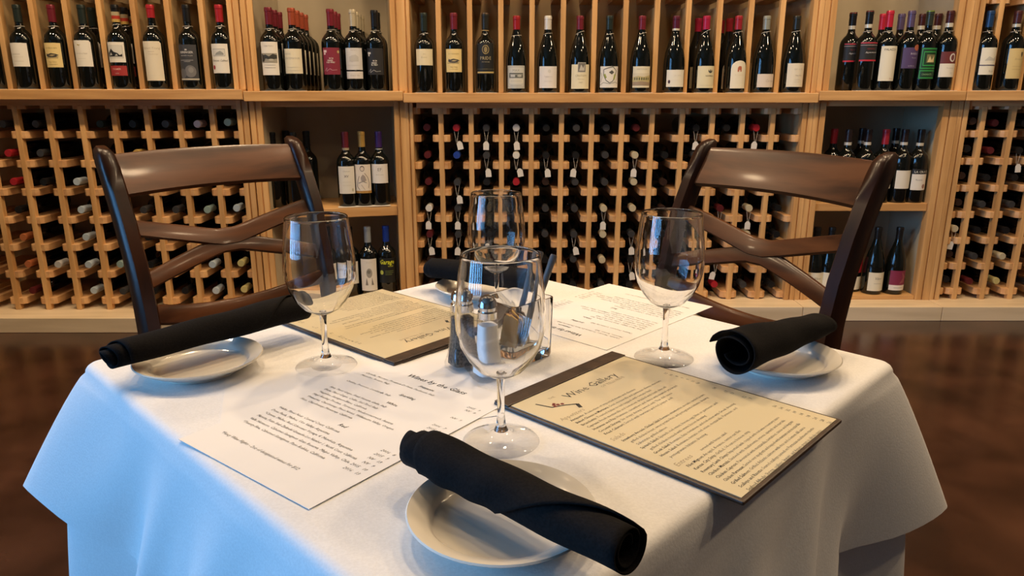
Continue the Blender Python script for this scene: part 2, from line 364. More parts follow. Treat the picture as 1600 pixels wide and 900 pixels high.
def string_me(kind, f, tilt):
    k = ('s', kind, f, tilt)
    if k not in CAPS:
        h, r = BH[kind], BR[kind]
        rr = r * (0.375 if kind == 'bx' else 0.40) * (1.15 if f < 0.76 else 1.0)
        pts = [(rr * math.cos(a) * 1.04, rr * math.sin(a) * 1.04, f * h + tilt * math.cos(a + 0.6)) for a in [2 * math.pi * i / 16 for i in range(17)]]
        CAPS[k] = MB().tube(pts, 0.0011, 5).mesh('neck_string', string_mat, 60)
    return CAPS[k]
LAB = {}
def wrap_print(pm, mats, cyl, hw):
    """cut flat print into narrow strips so that it follows the curve of the bottle, then wrap it"""
    me = bpy.data.meshes.new('label_print'); me.from_pydata(pm.v, [], pm.f)
    for i, k in enumerate(pm.m): me.polygons[i].material_index = k
    for m in mats: me.materials.append(m)
    bm = bmesh.new(); bm.from_mesh(me)
    x = -hw * 1.2
    while x < hw * 1.2:
        bmesh.ops.bisect_plane(bm, geom=bm.verts[:] + bm.edges[:] + bm.faces[:], plane_co=(x, 0, 0), plane_no=(1, 0, 0)); x += 0.003
    bmesh.ops.triangulate(bm, faces=[f for f in bm.faces if len(f.verts) > 4])
    for f in bm.faces:
        if f.normal.z < 0: f.normal_flip()
    for v in bm.verts: v.co = cyl(v.co.x, v.co.y, v.co.z)
    bm.to_mesh(me); bm.free(); return me
def label_parts(name, kind, lab):
    """curved paper label and its print; prints use x -0.5..0.5 and y 0..1 of the label"""
    if name in LAB: return LAB[name]
    out = []
    h, r = BH[kind], BR[kind]
    for (z0, z1, hw, col, prints, *opt) in lab:
        z0 *= h; z1 *= h; rr = r + 0.0005
        cyl = lambda x, z, o=0.0: ((rr + o) * math.sin(x / rr), -(rr + o) * math.cos(x / rr), z)
        mb = MB(); N = 28; shp = opt[0] if opt else ''
        def ztop(t):
            if shp == 'arch': return z0 + (z1 - z0) * (0.72 + 0.28 * math.sqrt(max(0, 1 - (2 * t - 1) ** 2)))
            if shp == 'chip': return z1 - (0.006 if t > 0.93 else 0)
            return z1
        cols = []
        for i in range(N + 1):
            t = i / N; x = lerp(-hw, hw, t); zt = ztop(t)
            cols.append([cyl(x, z0, -0.0004), cyl(x, z0), cyl(x, zt), cyl(x, zt, -0.0004)])
        mb.loft(cols, 0)
        me = mb.mesh('label', col_mat(col, 0.55, 0, 'label_paper'), 40)
        pm = MB(); mats = []; 
        def mi(c):
            m = col_mat(c, 0.5, 0, 'label_print')
            if m not in mats: mats.append(m)
            return mats.index(m)
        W_, H_ = 2 * hw, z1 - z0
        order = 0
        for p in prints:
            order += 1; o = 0.0003 + 0.00006 * order
            fm = lambda x, y, z, o=o: (x, y, o)
            if p[0] == 't':
                _, s, x, y, sz, c, *ex = p; ex = ex[0] if ex else {}
                put_text(pm, s, x * W_, z0 + y * H_, sz * H_, mi(c), 'c', ex.get('shear', 0), ex.get('bold', 0), 0, fm, ex.get('maxw', 0.9) * W_)
            elif p[0] == 'r':
                _, x0, y0, x1, y1, c = p; n = 1
                for q in range(n):
                    a, b = lerp(x0, x1, q / n) * W_, lerp(x0, x1, (q + 1) / n) * W_
                    pm.add([fm(a, z0 + y0 * H_, 0), fm(b, z0 + y0 * H_, 0), fm(b, z0 + y1 * H_, 0), fm(a, z0 + y1 * H_, 0)], [(0, 1, 2, 3)], mi(c))
            elif p[0] == 'e':
                _, cx, cy, rx, ry, c = p
                pts = [fm((cx + rx * math.cos(a)) * W_, z0 + (cy + ry * math.sin(a)) * H_, 0) for a in [2 * math.pi * q / 18 for q in range(18)]]
                pm.add([fm(cx * W_, z0 + cy * H_, 0)] + pts, [(0, 1 + q, 1 + (q + 1) % 18) for q in range(18)], mi(c))
            elif p[0] == 'p':
                _, pl, c = p; pm.add([fm(a * W_, z0 + b * H_, 0) for a, b in pl], [tuple(range(len(pl)))], mi(c))
            elif p[0] == 'l':   # polyline stroke
                _, pl, wd, c = p
                for (ax, ay), (bx, by) in zip(pl[:-1], pl[1:]):
                    A = Vector((ax * W_, ay * H_)); B = Vector((bx * W_, by * H_)); d = (B - A).normalized() * wd * W_ / 2; nn = Vector((-d.y, d.x))
                    q = [A - nn, B - nn, B + nn, A + nn]; pm.add([fm(v.x, z0 + v.y, 0) for v in q], [(0, 1, 2, 3)], mi(c))
        pme = wrap_print(pm, mats, cyl, hw) if pm.v else None
        out.append((me, pme))
    LAB[name] = out; return out
K = (0.012, 0.012, 0.013); G = (0.20, 0.19, 0.17); LG = (0.42, 0.40, 0.36); WHT = (0.80, 0.77, 0.70); CR = (0.74, 0.66, 0.45); YC = (0.76, 0.60, 0.27)
RED = (0.42, 0.02, 0.03); DR = (0.17, 0.016, 0.028); BUR = (0.10, 0.012, 0.03); GN = (0.018, 0.028, 0.024); ORG = (0.36, 0.07, 0.03); GLD = (0.62, 0.42, 0.12); PUR = (0.07, 0.02, 0.16); BLK = (0.01, 0.01, 0.011); SIL = (0.55, 0.55, 0.54); BLU = (0.02, 0.06, 0.35); CRM = (0.70, 0.64, 0.50)
sc = {'shear': 0.35}
lines = lambda ys, w=0.6, c=LG, t=0.012: [('r', -w / 2, y, w / 2, y + t, c) for y in ys]
def duck(y): return [('p', [(-.34, y), (-.30, y + .10), (-.22, y + .06), (-.02, y + .10), (.22, y + .07), (.36, y + .02), (.2, y - .02), (.36, y - .05), (.05, y - .07), (-.22, y - .06), (-.32, y - .03)], (0.05, 0.045, 0.04)), ('p', [(-.16, y), (.0, y + .05), (.2, y + .03), (.02, y - .02)], (.45, .36, .18)), ('l', [(-.4, y - .09), (.3, y - .1)], .02, (.12, .10, .07))]
def hill(c=K): return [('p', [(-.40, .28), (-.40, .45), (-.28, .55), (-.18, .68), (-.04, .52), (.14, .46), (.24, .36), (.36, .42), (.36, .28)], c), ('p', [(-.3, .34), (-.2, .5), (-.12, .36)], (.5, .5, .46)), ('p', [(0, .32), (.1, .42), (.16, .32)], (.5, .5, .46))]
D = {
 'plain_cream': ('bx', GN, [(.27, .55, .040, WHT, [('t', 'CAKEBREAD', -.1, .5, .075, LG)] + lines([.40, .22], .5, (.6, .56, .46)))], .80, ()),
 'duck': ('bx', DR, [(.26, .55, .038, YC, [('t', 'DUCKHORN', 0, .76, .085, (.30, .22, .08))] + duck(.48) + [('t', 'Napa Valley', 0, .20, .07, (.34, .26, .10), sc)] + lines([.12], .5, (.4, .3, .12)))], .80, ()),
 'cream_fly': ('bx', GN, [(.27, .58, .041, WHT, [('e', -.1, .83, .05, .025, (.5, .42, .15)), ('l', [(-.16, .86), (-.05, .80), (.02, .86)], .015, (.45, .36, .12)), ('t', 'CROCKER & STARR', 0, .48, .055, LG)] + lines([.30], .4, (.62, .6, .52)), 'chip')], .78, ()),
 'photo_red': ('bx', BLK, [(.32, .56, .040, WHT, [('r', -.42, .20, .40, .84, (.45, .44, .40)), ('r', -.40, .215, .38, .825, (.66, .65, .60))] + hill()), (.16, .28, .040, (.35, .03, .03), [('t', 'FARMER', 0, .58, .24, (.75, .45, .38), {'bold': .01}), ('t', 'NAPA', 0, .18, .16, (.7, .5, .45))])], .80, ((.80, .835, GLD), (.835, .875, (.5, .05, .03)), (.875, .92, (.5, .42, .25)))),
 'script_tall': ('bx', RED, [(.10, .57, .042, (.76, .69, .55), [('t', 'Robert Young', 0, .80, .085, (.48, .40, .28), sc), ('t', 'Chardonnay', .08, .66, .05, (.52, .44, .32), sc)] + lines([.73], .3, (.56, .48, .35)), 'chip')], .85, ()),
 'beringer': ('bx', BLK, [(.10, .53, .042, (.045, .047, .055), [('t', 'BERINGER', 0, .76, .085, (.62, .62, .62), {'bold': .012}), ('t', 'KNIGHTS VALLEY', 0, .68, .045, (.55, .55, .55)), ('e', 0, .86, .06, .02, (.5, .5, .5)), ('r', -.35, .565, .3, .575, (.5, .5, .5)), ('t', 'CABERNET', 0, .52, .04, (.5, .5, .5)), ('e', .12, .26, .27, .17, (.17, .17, .18)), ('e', -.28, .2, .2, .14, (.12, .12, .13)), ('e', .15, .3, .12, .08, (.24, .24, .24)), ('r', -.5, .02, .5, .06, (.55, .52, .42))])], .80, ()),
 'chateau': ('bx', RED, [(.19, .54, .039, WHT, [('r', -.34, .58, .34, .83, (.36, .37, .36)), ('r', -.32, .60, .32, .81, (.66, .65, .62)), ('p', [(-.2, .62), (-.1, .7), (.1, .76), (.26, .68), (.26, .62)], (.30, .31, .30)), ('t', 'Chateau Calmel', 0, .40, .105, (.10, .10, .10), sc), ('e', -.34, .20, .09, .075, (.35, .02, .04))])], .80, ()),
 'etching': ('bx', DR, [(.19, .59, .039, WHT, [('t', 'CHATEAU', 0, .85, .07, LG), ('r', -.46, .37, .42, .66, (.34, .32, .26)), ('p', [(-.46, .40), (-.46, .66), (-.30, .60), (-.2, .62), (0, .56), (.2, .64), (.42, .60), (.42, .50), (.1, .46), (-.2, .50), (-.3, .40)], (.04, .04, .035)), ('e', .1, .46, .14, .03, (.5, .48, .4))] + lines([.30, .22], .6))], .80, ()),
 'old_cream': ('bx', ORG, [(.21, .51, .041, (.76, .70, .53), [('t', 'DIEGO', -.28, .76, .10, LG), ('t', 'MONTEMAYOR', -.1, .58, .11, LG)] + lines([.25, .12], .7, (.55, .5, .38)))], .80, ()),
 'red_modern': ('bx', (.20, .018, .03), [(.20, .53, .039, (.22, .018, .04), [('r', -.42, .82, -.22, .91, (.75, .6, .62)), ('r', -.40, .74, -.30, .81, (.75, .6, .62)), ('t', 'N 20', .02, .58, .08, WHT, {'bold': .01}), ('t', 'SERRES', -.05, .50, .07, WHT, {'bold': .015}), ('t', 'OLD VINES', -.03, .43, .07, WHT, {'bold': .015}), ('l', [(-.4, .13), (-.25, .26), (-.28, .12), (-.08, .22), (.05, .16), (.3, .18)], .018, (.6, .35, .38)), ('e', .42, .85, .07, .055, (.45, .35, .15))])], .80, ()),
 'silver_chateau': ('bx', (.52, .45, .31), [(.26, .53, .039, (.62, .61, .60), [('t', 'CHATEAU', 0, .88, .07, LG), ('p', [(-.25, .38), (-.25, .6), (-.1, .66), (.1, .7), (.26, .6), (.26, .38)], (.50, .49, .47))] + lines([.2], .7, (.5, .49, .46))), (.15, .24, .039, (.66, .63, .60), [('t', 'Grand Vin', 0, .35, .34, LG, sc)])], .80, ()),
 'black_modern': ('bx', BLK, [(.20, .53, .039, (.016, .016, .018), [('r', -.42, .78, -.22, .85, (.6, .58, .55)), ('r', -.38, .70, -.30, .78, (.6, .58, .55)), ('t', 'N 20', .0, .50, .08, WHT, {'bold': .01}), ('t', 'SERRES', -.05, .42, .07, WHT, {'bold': .015}), ('t', 'EL VIEJO', -.03, .35, .07, WHT, {'bold': .015}), ('l', [(-.4, .10), (-.25, .22), (-.28, .08), (-.08, .18), (.05, .12), (.3, .14)], .018, (.45, .44, .42))])], .80, ()),
 'small_cream': ('bx', GN, [(.345, .55, .0405, CR, [('t', '2012', 0, .66, .09, (.38, .32, .18)), ('t', 'Keever', -.02, .45, .13, (.40, .34, .2), sc)])], .78, ()),
 'pride': ('bx', (.022, .022, .018), [(.235, .62, .040, (.007, .008, .008), [('e', 0, .80, .19, .15, (.36, .28, .12)), ('e', 0, .80, .16, .125, (.02, .02, .018)), ('e', 0, .80, .09, .10, (.26, .20, .09)), ('t', 'PRIDE', 0, .47, .15, (.40, .33, .18), {'maxw': .95}), ('t', 'MOUNTAIN', 0, .38, .05, (.35, .3, .2)), ('r', -.5, .16, .5, .165, (.4, .34, .18)), ('r', -.5, .03, .5, .08, (.55, .42, .16))])], .80, ((.78, .79, (.5, .35, .15)), (.985, .995, (.45, .22, .1)))),
 'max': ('bg', (.32, .015, .02), [(.055, .355, .042, (.55, .55, .50), [('r', -.44, .05, .44, .95, (.28, .29, .27)), ('r', -.42, .065, .42, .935, (.57, .57, .52)), ('t', 'MAX', 0, .74, .15, (.26, .26, .24)), ('r', -.38, .46, .38, .68, (.10, .11, .10)), ('r', -.30, .50, -.05, .60, (.5, .5, .46)), ('e', .18, .55, .12, .05, (.45, .45, .4)), ('r', -.34, .60, .34, .62, (.5, .5, .46)), ('r', -.38, .22, .38, .40, (.70, .68, .58))] + lines([.34, .28, .12], .6, G))], .80, ()),
 'white_plain': ('bg', (.70, .67, .60), [(.06, .345, .044, (.74, .71, .68), [('e', .05, .78, .08, .08, (.62, .6, .56)), ('t', 'Freestone', 0, .5, .1, (.56, .53, .5))] + lines([.3], .4, (.6, .58, .54)))], .78, ()),
 'crest_cream': ('bg', DR, [(.05, .37, .045, (.76, .70, .49), [('r', -.16, .68, .24, 1.08, (.5, .48, .42)), ('r', -.14, .70, .22, 1.06, (.16, .15, .13)), ('p', [(-.1, .74), (.0, 1.0), (.1, .85), (.18, 1.0), (.18, .74)], (.5, .48, .42)), ('t', 'CRISTOM', 0, .50, .12, (.45, .40, .26)), ('t', 'Pinot Noir', .02, .38, .07, (.5, .44, .3))] + lines([.26], .2, (.55, .5, .34)))], .82, ()),
 'face_white': ('bg', GN, [(.065, .345, .045, (.74, .72, .66), [('l', [(-.3, .85), (-.1, .92), (.15, .98), (.34, .80), (.28, .55), (.15, .3), (0, .22), (-.18, .35), (-.3, .6), (-.3, .85)], .035, (.08, .08, .07)), ('p', [(-.05, .72), (.1, .82), (.22, .72), (.1, .62)], (.08, .08, .07)), ('p', [(-.3, .62), (-.2, .42), (-.14, .48), (-.22, .66)], (.30, .34, .06)), ('p', [(.32, .62), (.24, .36), (.18, .42), (.24, .64)], (.30, .34, .06)), ('l', [(-.45, .25), (-.38, .5), (-.44, .7)], .02, G), ('l', [(-.48, .12), (-.3, .24), (0, .18), (.3, .26), (.45, .2)], .02, G), ('l', [(.4, .9), (.44, .6), (.4, .35)], .02, G)])], .80, ()),
 'vineyard': ('bg', DR, [(.065, .345, .042, (.72, .67, .50), [('t', 'SANTA ROSA', 0, .84, .09, (.42, .38, .28)), ('r', -.5, .10, .5, .68, (.50, .42, .20)), ('p', [(-.5, .48), (-.2, .56), (.1, .5), (.5, .60), (.5, .68), (-.5, .68)], (.64, .58, .42)), ('p', [(-.5, .10), (-.5, .26), (0, .30), (.5, .24), (.5, .10)], (.32, .24, .16))] + [('e', -.36 + .12 * q, .42, .035, .07, (.10, .11, .05)) for q in range(7)])], .78, ()),
 'low_cream': ('bg', BUR, [(.075, .30, .044, (.76, .73, .62), [('t', 'LA CIMA', .08, .62, .13, (.6, .57, .48)), ('e', -.34, .30, .06, .11, (.06, .02, .02))] + lines([.4], .4, (.64, .6, .5)))], .84, ((.80, .84, CRM),)),
 'nomade': ('bg', (.40, .016, .06), [(.06, .35, .044, (.72, .66, .44), [('e', .16, .78, .12, .10, (.06, .06, .055)), ('e', .16, .83, .09, .07, (.72, .66, .44)), ('e', .16, .80, .035, .045, (.06, .06, .055)), ('t', 'NOMADA', .14, .52, .10, (.10, .09, .07))] + lines([.12], .7, (.58, .52, .36)))], .79, ()),
 'arch': ('bg', (.34, .02, .035), [(.055, .42, .0375, (.78, .72, .56), [('p', [(-.12, .60), (-.12, .74), (-.06, .80), (.08, .80), (.12, .74), (.12, .60), (.04, .60), (.04, .66), (-.04, .66), (-.04, .60)], (.45, .13, .07)), ('t', 'ROCHIOLI', 0, .46, .07, (.66, .58, .40))], 'arch')], .80, ()),
 'carneros': ('bg', (.28, .29, .24), [(.07, .245, .045, (.70, .60, .50), [('t', 'Carneros', .2, .40, .26, (.50, .43, .36), sc)])], .80, ()),
 'tall_white': ('bg', (.02, .022, .02), [(.075, .385, .045, (.74, .68, .54), [('t', 'ELK COVE', .05, .72, .09, (.52, .46, .36)), ('t', 'Pinot Noir', .08, .46, .08, (.46, .40, .3), sc)] + lines([.3, .2], .3, (.6, .54, .42)))], .80, ()),
 'black_red': ('bx', BLK, [(.37, .61, .042, (.012, .012, .013), [('r', -.5, .92, .5, .98, (.45, .04, .06)), ('r', -.5, .82, .5, .85, (.35, .3, .3)), ('t', 'Appassimento', .1, .42, .12, (.6, .6, .6), sc), ('r', -.5, 0, .5, .085, (.5, .02, .04)), ('t', 'VALPOLICELLA', .05, .62, .07, (.4, .05, .07))])], .80, ((.79, .835, (.66, .62, .5)), (.985, .995, (.5, .06, .04)))),
 'palazzo': ('bx', (.50, .02, .045), [(.12, .56, .040, (.74, .70, .56), [('t', 'PALAZZO', 0, .87, .085, (.07, .07, .06), {'bold': .01}), ('t', 'Rosso', .2, .05, .05, (.5, .2, .15), sc)])], .80, ()),
 'purple': ('bx', (.10, .07, .14), [(.28, .54, .041, (.07, .042, .12), [('e', .22, 1.0, .17, .15, (.42, .12, .06)), ('t', 'ROSSO', .1, .66, .13, (.5, .46, .56), {'bold': .01}), ('t', 'Toscana', .1, .48, .08, (.45, .42, .5)), ('t', 'RISERVA', 0, .08, .09, (.36, .33, .42))])], .80, ()),
 'green': ('bx', (.03, .04, .03), [(.145, .54, .041, (.006, .045, .012), [('r', -.46, .33, .46, .98, (.03, .30, .06)), ('r', -.42, .36, .42, .95, (.006, .04, .012)), ('r', -.36, .42, .36, .88, (.03, .30, .06)), ('r', -.32, .45, .32, .85, (.006, .04, .012)), ('r', -.2, .52, .26, .78, (.16, .15, .06)), ('p', [(-.15, .54), (-.05, .74), (.06, .60), (.2, .74), (.22, .54)], (.6, .5, .25)), ('r', -.46, .02, .46, .28, (.03, .30, .06)), ('r', -.42, .05, .42, .25, (.006, .04, .012)), ('t', 'CHIANTI', -.1, .12, .08, (.25, .4, .2))])], .82, ((.985, 1.0, (.25, .4, .04)),)),
 'red_white': ('bx', (.06, .014, .014), [(.17, .34, .041, (.72, .67, .56), [('t', 'Montalcino', .05, .62, .14, LG), ('t', '2013', .15, .25, .14, LG)]), (.34, .49, .041, (.13, .022, .022), [('e', .1, .5, .17, .36, (.6, .56, .5)), ('e', .1, .5, .10, .25, (.16, .05, .05))])], .85, ((.80, .85, (.66, .62, .5)),)),
 'blue_cap': ('bx', (.015, .05, .13), [(.20, .54, .041, (.72, .69, .56), [('p', [(-.3, .52), (-.1, .68), (.15, .60), (.38, .72), (.38, .52)], (.52, .51, .44)), ('r', -.5, .33, .5, .37, (.07, .06, .10)), ('t', 'Rosso', .15, .10, .10, LG)])], .80, ()),
 'tan_label': ('bx', (.07, .02, .02), [(.15, .53, .040, (.60, .46, .20), [('p', [(.12, .8), (.12, .88), (.26, .88), (.26, .8), (.19, .7)], (.12, .09, .05)), ('t', 'Brunello', .05, .62, .09, (.40, .30, .14), sc)] + lines([.4, .3], .5, (.45, .34, .16)))], .85, ((.80, .84, (.6, .55, .42)),)),
 'dark_only': ('bx', BLK, [], .80, ()),
 'kab_xv': ('bx', (.16, .02, .03), [(.18, .55, .040, (.74, .72, .66), [('t', 'Chateau', 0, .80, .08, LG, sc), ('t', 'XV', 0, .60, .12, (.16, .16, .16), {'bold': .015})] + lines([.42, .3], .5, (.6, .58, .5)) + [('e', .33, .14, .06, .06, (.5, .48, .38))])], .79, ((.76, .79, (.5, .42, .28)),)),
 'kab_man': ('bx', (.50, .31, .08), [(.18, .57, .040, (.74, .68, .60), [('e', -.02, .86, .13, .10, (.16, .14, .13)), ('e', -.02, .85, .10, .07, (.70, .62, .54)), ('l', [(-.2, .6), (-.3, .42), (-.35, .25), (-.2, .12)], .03, (.2, .18, .17)), ('l', [(.1, .7), (.28, .55), (.36, .35), (.3, .18)], .03, (.2, .18, .17)), ('p', [(-.12, .55), (0, .66), (.12, .6), (.2, .45), (.05, .40), (-.1, .44)], (.36, .32, .3)), ('l', [(-.25, .35), (0, .42), (.2, .36)], .025, (.2, .18, .17)), ('l', [(-.1, .3), (.1, .12)], .02, (.3, .27, .25)), ('r', -.5, 0, .5, .085, (.42, .22, .05)), ('t', 'THE PRISONER', 0, .02, .05, (.6, .45, .2))])], .80, ()),
 'kab_ef': ('bx', (.06, .025, .16), [(.31, .57, .042, (.75, .73, .70), [('r', -.16, .58, .16, .90, (.55, .54, .52)), ('r', -.15, .59, .15, .89, (.75, .73, .70)), ('t', 'EF', 0, .64, .24, (.15, .15, .15)), ('t', 'PETITE SIRAH', 0, .42, .07, LG)])], .79, ((.76, .775, (.6, .57, .5)),)),
 'kab_white': ('bx', BLK, [(.20, .52, .040, (.72, .70, .64), [('r', -.4, .6, .25, .62, G), ('t', 'Estate', -.05, .66, .12, G, sc), ('p', [(.05, .2), (.12, .5), (.3, .7), (.4, .4), (.3, .15)], (.5, .49, .45))])], .80, ()),
 'kab_figure': ('bx', (.36, .40, .42), [(.10, .56, .041, (.75, .73, .68), [('e', .02, .56, .17, .15, (.34, .33, .30)), ('e', 0, .60, .10, .06, (.18, .18, .16)), ('p', [(-.22, .18), (-.14, .42), (-.06, .18)], (.22, .21, .2)), ('p', [(.12, .18), (.16, .42), (.26, .18)], (.22, .21, .2)), ('t', 'Precision', .05, .88, .05, LG)])], .78, ()),
 'kab_garage': ('bx', (.015, .05, .34), [(.20, .56, .044, (.006, .008, .008), [('t', 'Garage', 0, .76, .26, (.62, .66, .03), {'shear': .3, 'bold': .02, 'maxw': .85}), ('t', 'WINE', .2, .64, .09, (.5, .52, .05)), ('e', -.3, .42, .1, .09, (.45, .5, .08)), ('r', -.1, .47, .35, .49, (.16, .2, .05)), ('r', -.1, .40, .35, .42, (.16, .2, .05)), ('r', -.1, .33, .25, .35, (.16, .2, .05))])], .78, ()),
 'q_croci': ('bx', BLK, [(.18, .40, .041, (.72, .68, .60), [('e', .2, .24, .1, .14, (.30, .16, .12)), ('t', 'Riserva', -.1, .6, .14, G)]), (.40, .47, .041, (.012, .012, .012), [('t', 'LA CROCE', 0, .25, .6, (.62, .6, .52), {'bold': .01})])], .82, ((.78, .82, (.6, .56, .46)),)),
 'q_red_cap': ('bx', (.34, .02, .035), [(.2, .45, .04, (.7, .66, .56), [])], .80, ()),
 'q_black_cap': ('bx', (.02, .012, .012), [(.2, .45, .04, (.7, .66, .56), [])], .83, ((.79, .83, (.6, .57, .5)),)),
 'q_white_low': ('bg', BLK, [(.06, .34, .044, (.72, .68, .54), [('t', 'Vino', 0, .62, .2, G, sc)] + lines([.4], .4, G))], .80, ()),
 'q_red_round': ('bg', (.10, .02, .02), [(.30, .56, .04, (.34, .012, .02), []), (.04, .24, .044, (.74, .70, .56), [])], .80, ()),
 'q_pink': ('bg', BLK, [(.07, .15, .044, (.72, .68, .62), lines([.45], .5, LG, .1)), (.15, .37, .044, (.20, .02, .06), [('p', [(0, .1), (.2, .5), (.1, .9), (.32, .6), (.3, .2)], (.30, .08, .10))])], .80, ()),
}
def bottle(design, label, loc, rz=0.0, string=None, parent_none=True, group=None):
    kind, cap, lab, f0, bands = D[design]
    b = thing('wine_bottle', label, 'bottle', loc, rz, group)
    link('body', BODY[kind], b); link('capsule', capsule_me(kind, cap, f0, bands), b)
    for me, pm in label_parts(design, kind, lab):
        lo = link('label', me, b)
        if pm: link('label_print', pm, lo)
    if string: link('neck_string', string_me(kind, *string), b)
    return b
def at_px(px, Y): return (px - 800) / 1140 * 0.9652 * Y
card_me = MB().box(-0.046, 0.046, -0.020, 0.020, 0, 0.0012).mesh('price_card', tag_mat)
def cut(w): return ' '.join(w.replace('wine bottle', 'bottle').split(',')[0].split()[:11])
def card(x, y, z, label, rz=0):
    o = link('price_card', card_me, None, (x, y, z), (0, 0, rz)); tag(o, label, 'price card', 'price cards along the shelf edge')
S1, S2, S3 = (.745, .002), (.80, .003), (.76, .005)
YLs, YCs = 3.175, 3.345
# (px, design, string, rot, words, number of bottles in the row, behind-words)
rowL = [(-2, 'dark_only', None, 0, 'dark wine bottle cut off by the left photo edge on the top shelf', 1),
 (47, 'plain_cream', S1, .0, 'wine bottle with plain pale label and black capsule, far left of shelf', 1),
 (99, 'duck', S1, .0, 'wine bottle with yellow duck label on the left rack shelf', 1),
 (145, 'cream_fly', S1, -.05, 'wine bottle with wide cream label and tiny gold mark, black capsule', 2),
 (196, 'photo_red', S3, -.05, 'wine bottle with hill picture label over a red strip, striped neck', 3),
 (250, 'script_tall', S1, .05, 'wine bottle with tall cream script label and bright red capsule', 1),
 (304, 'beringer', S1, .0, 'wine bottle with dark slate label and black capsule', 1),
 (354, 'chateau', S1, -.05, 'wine bottle with white label, small red seal and red capsule', 1)]
for px, d, s, rz, words, n in rowL:
    for k in range(n):
        Y = YLs + 0.0905 * k; x = at_px(px, YLs)
        bottle(d, words if k == 0 else '%s copy of the bottle %s' % (['', 'second', 'third', 'fourth', 'fifth'][k] + ', further back', {'cream_fly': 'with wide cream label and tiny gold mark', 'photo_red': 'with hill picture label and red strip'}[d]), (x - 0.010 * k, Y, ZL + (0.0013 if k == 0 else 0)), rz, s if k < 2 else None)
    card(at_px(px, YLs), YLs - 0.035, ZL, 'white price card under the ' + cut(words))
def kpos(px, off):
    """a point on the left cabinet, off metres behind its front plane, seen at column px"""
    dx, dy = math.cos(AK), math.sin(AK)
    lo, hi = 0.0, WK
    for _ in range(40):
        m = (lo + hi) / 2; X = -1.112 + dx * m - dy * off; Y = 3.17 + dy * m + dx * off
        if 800 + X / (0.9652 * Y) * 1140 < px: lo = m
        else: hi = m
    return X, Y
rowK = [(429, 'etching', S1, .05, 'wine bottle with castle etching label and dark red capsule', 3, 'etching label bottle'),
 (464, 'old_cream', S1, .1, 'wine bottle with cream label and orange capsule in front of its row', 5, 'orange capsule bottle'),
 (523, 'red_modern', S1, .05, 'wine bottle with crimson label and red capsule', 3, 'crimson label bottle'),
 (557, 'silver_chateau', S1, .1, 'wine bottle with silver two-piece label and champagne coloured capsule', 4, 'silver label bottle'),
 (590, 'black_modern', S1, .05, 'wine bottle with black label and white lettering, black capsule', 2, 'black label bottle')]
for px, d, s, rz, words, n, short in rowK:
    x, y = kpos(px, 0.005)
    card(x + 0.02 * math.sin(AK), y - 0.035, ZK, 'white price card under the front ' + short, AK)
    for k in range(n):
        bottle(d, words if k == 0 else '%s in its row, counted from the front, behind the %s' % (['', 'second', 'third', 'fourth', 'fifth'][k], 'front ' + short), (x - 0.006 * k, y + 0.0895 * k, ZK + (0.0013 if k == 0 else 0)), rz, s if k < 2 else None)
rowC = [(665, 'small_cream', (.74, .003), .1, 'wine bottle with short cream label and black capsule on middle rack shelf', 1, 0),
 (711, 'duck', None, .0, 'wine bottle with yellow duck label on the middle rack shelf', 1, 0),
 (759, 'pride', None, .05, 'tall dark wine bottle with gold crest and gold band', 1, 0),
 (807, 'max', S1, -.05, 'round shouldered wine bottle with grey framed label reading MAX', 1, 0),
 (855, 'white_plain', (.77, .003), .05, 'wine bottle with plain white label and white capsule', 1, 0),
 (904, 'crest_cream', (.78, .008), .1, 'wine bottle with cream label topped by a dark crest', 1, 0),
 (949, 'face_white', (.76, .004), .05, 'wine bottle with black line drawing label and black capsule', 1, 0),
 (999, 'vineyard', (.76, .009), .0, 'wine bottle with vineyard landscape label', 1, 0),
 (1051, 'low_cream', None, .05, 'wine bottle with low cream label, dark dot and white neck band', 1, 0),
 (1097, 'nomade', (.79, .012), .15, 'wine bottle with cream label, black emblem and pink-red capsule', 2, -1),
 (1146, 'arch', (.79, .004), .15, 'wine bottle with arched cream label and red capsule', 3, -1),
 (1189, 'carneros', (.79, .004), .2, 'wine bottle with low beige label and thin greenish neck foil', 1, 0),
 (1235, 'tall_white', (.80, .003), .15, 'wine bottle with tall cream label and black capsule beside the right post', 1, 0)]
for px, d, s, rz, words, n, sh in rowC:
    x = at_px(px, YCs)
    for k in range(n):
        bottle(d, words if k == 0 else '%s bottle back behind the one with %s' % (['', 'second', 'third'][k], {'nomade': 'black emblem label and pink-red capsule', 'arch': 'arched cream label'}[d]), (x - 0.010 * k, YCs + 0.10 * k, ZC + (0.0013 if k == 0 else 0)), rz, s if k == 0 else None)
    card(x + 0.005, YCs - 0.035, ZC, 'white price card under the ' + cut(words))
rowQ = [(1345, 'black_red', .0, .0, 'wine bottle with black label between red stripes, black capsule'),
 (1320, 'black_red', .06, .0, 'partly hidden black bottle with red stripe at the left of its cabinet'),
 (1376, 'palazzo', .0, .05, 'wine bottle with tall cream label and bright red capsule in right cabinet'),
 (1366, 'palazzo', .12, .0, 'red capsule bottle peeking out behind the tall cream label bottle'),
 (1409, 'purple', .0, .1, 'wine bottle with purple label and mauve capsule'),
 (1394, 'purple', .12, .1, 'mauve capsule bottle standing behind the purple label bottle'),
 (1437, 'green', .0, .1, 'wine bottle with bright green square-pattern label'),
 (1426, 'red_white', .12, .0, 'brown capsule bottle behind and left of the green label bottle'),
 (1450, 'red_white', .11, .0, 'brown capsule bottle behind and right of the green label bottle'),
 (1468, 'red_white', .0, .1, 'wine bottle with maroon and white label beside the right cabinet post')]
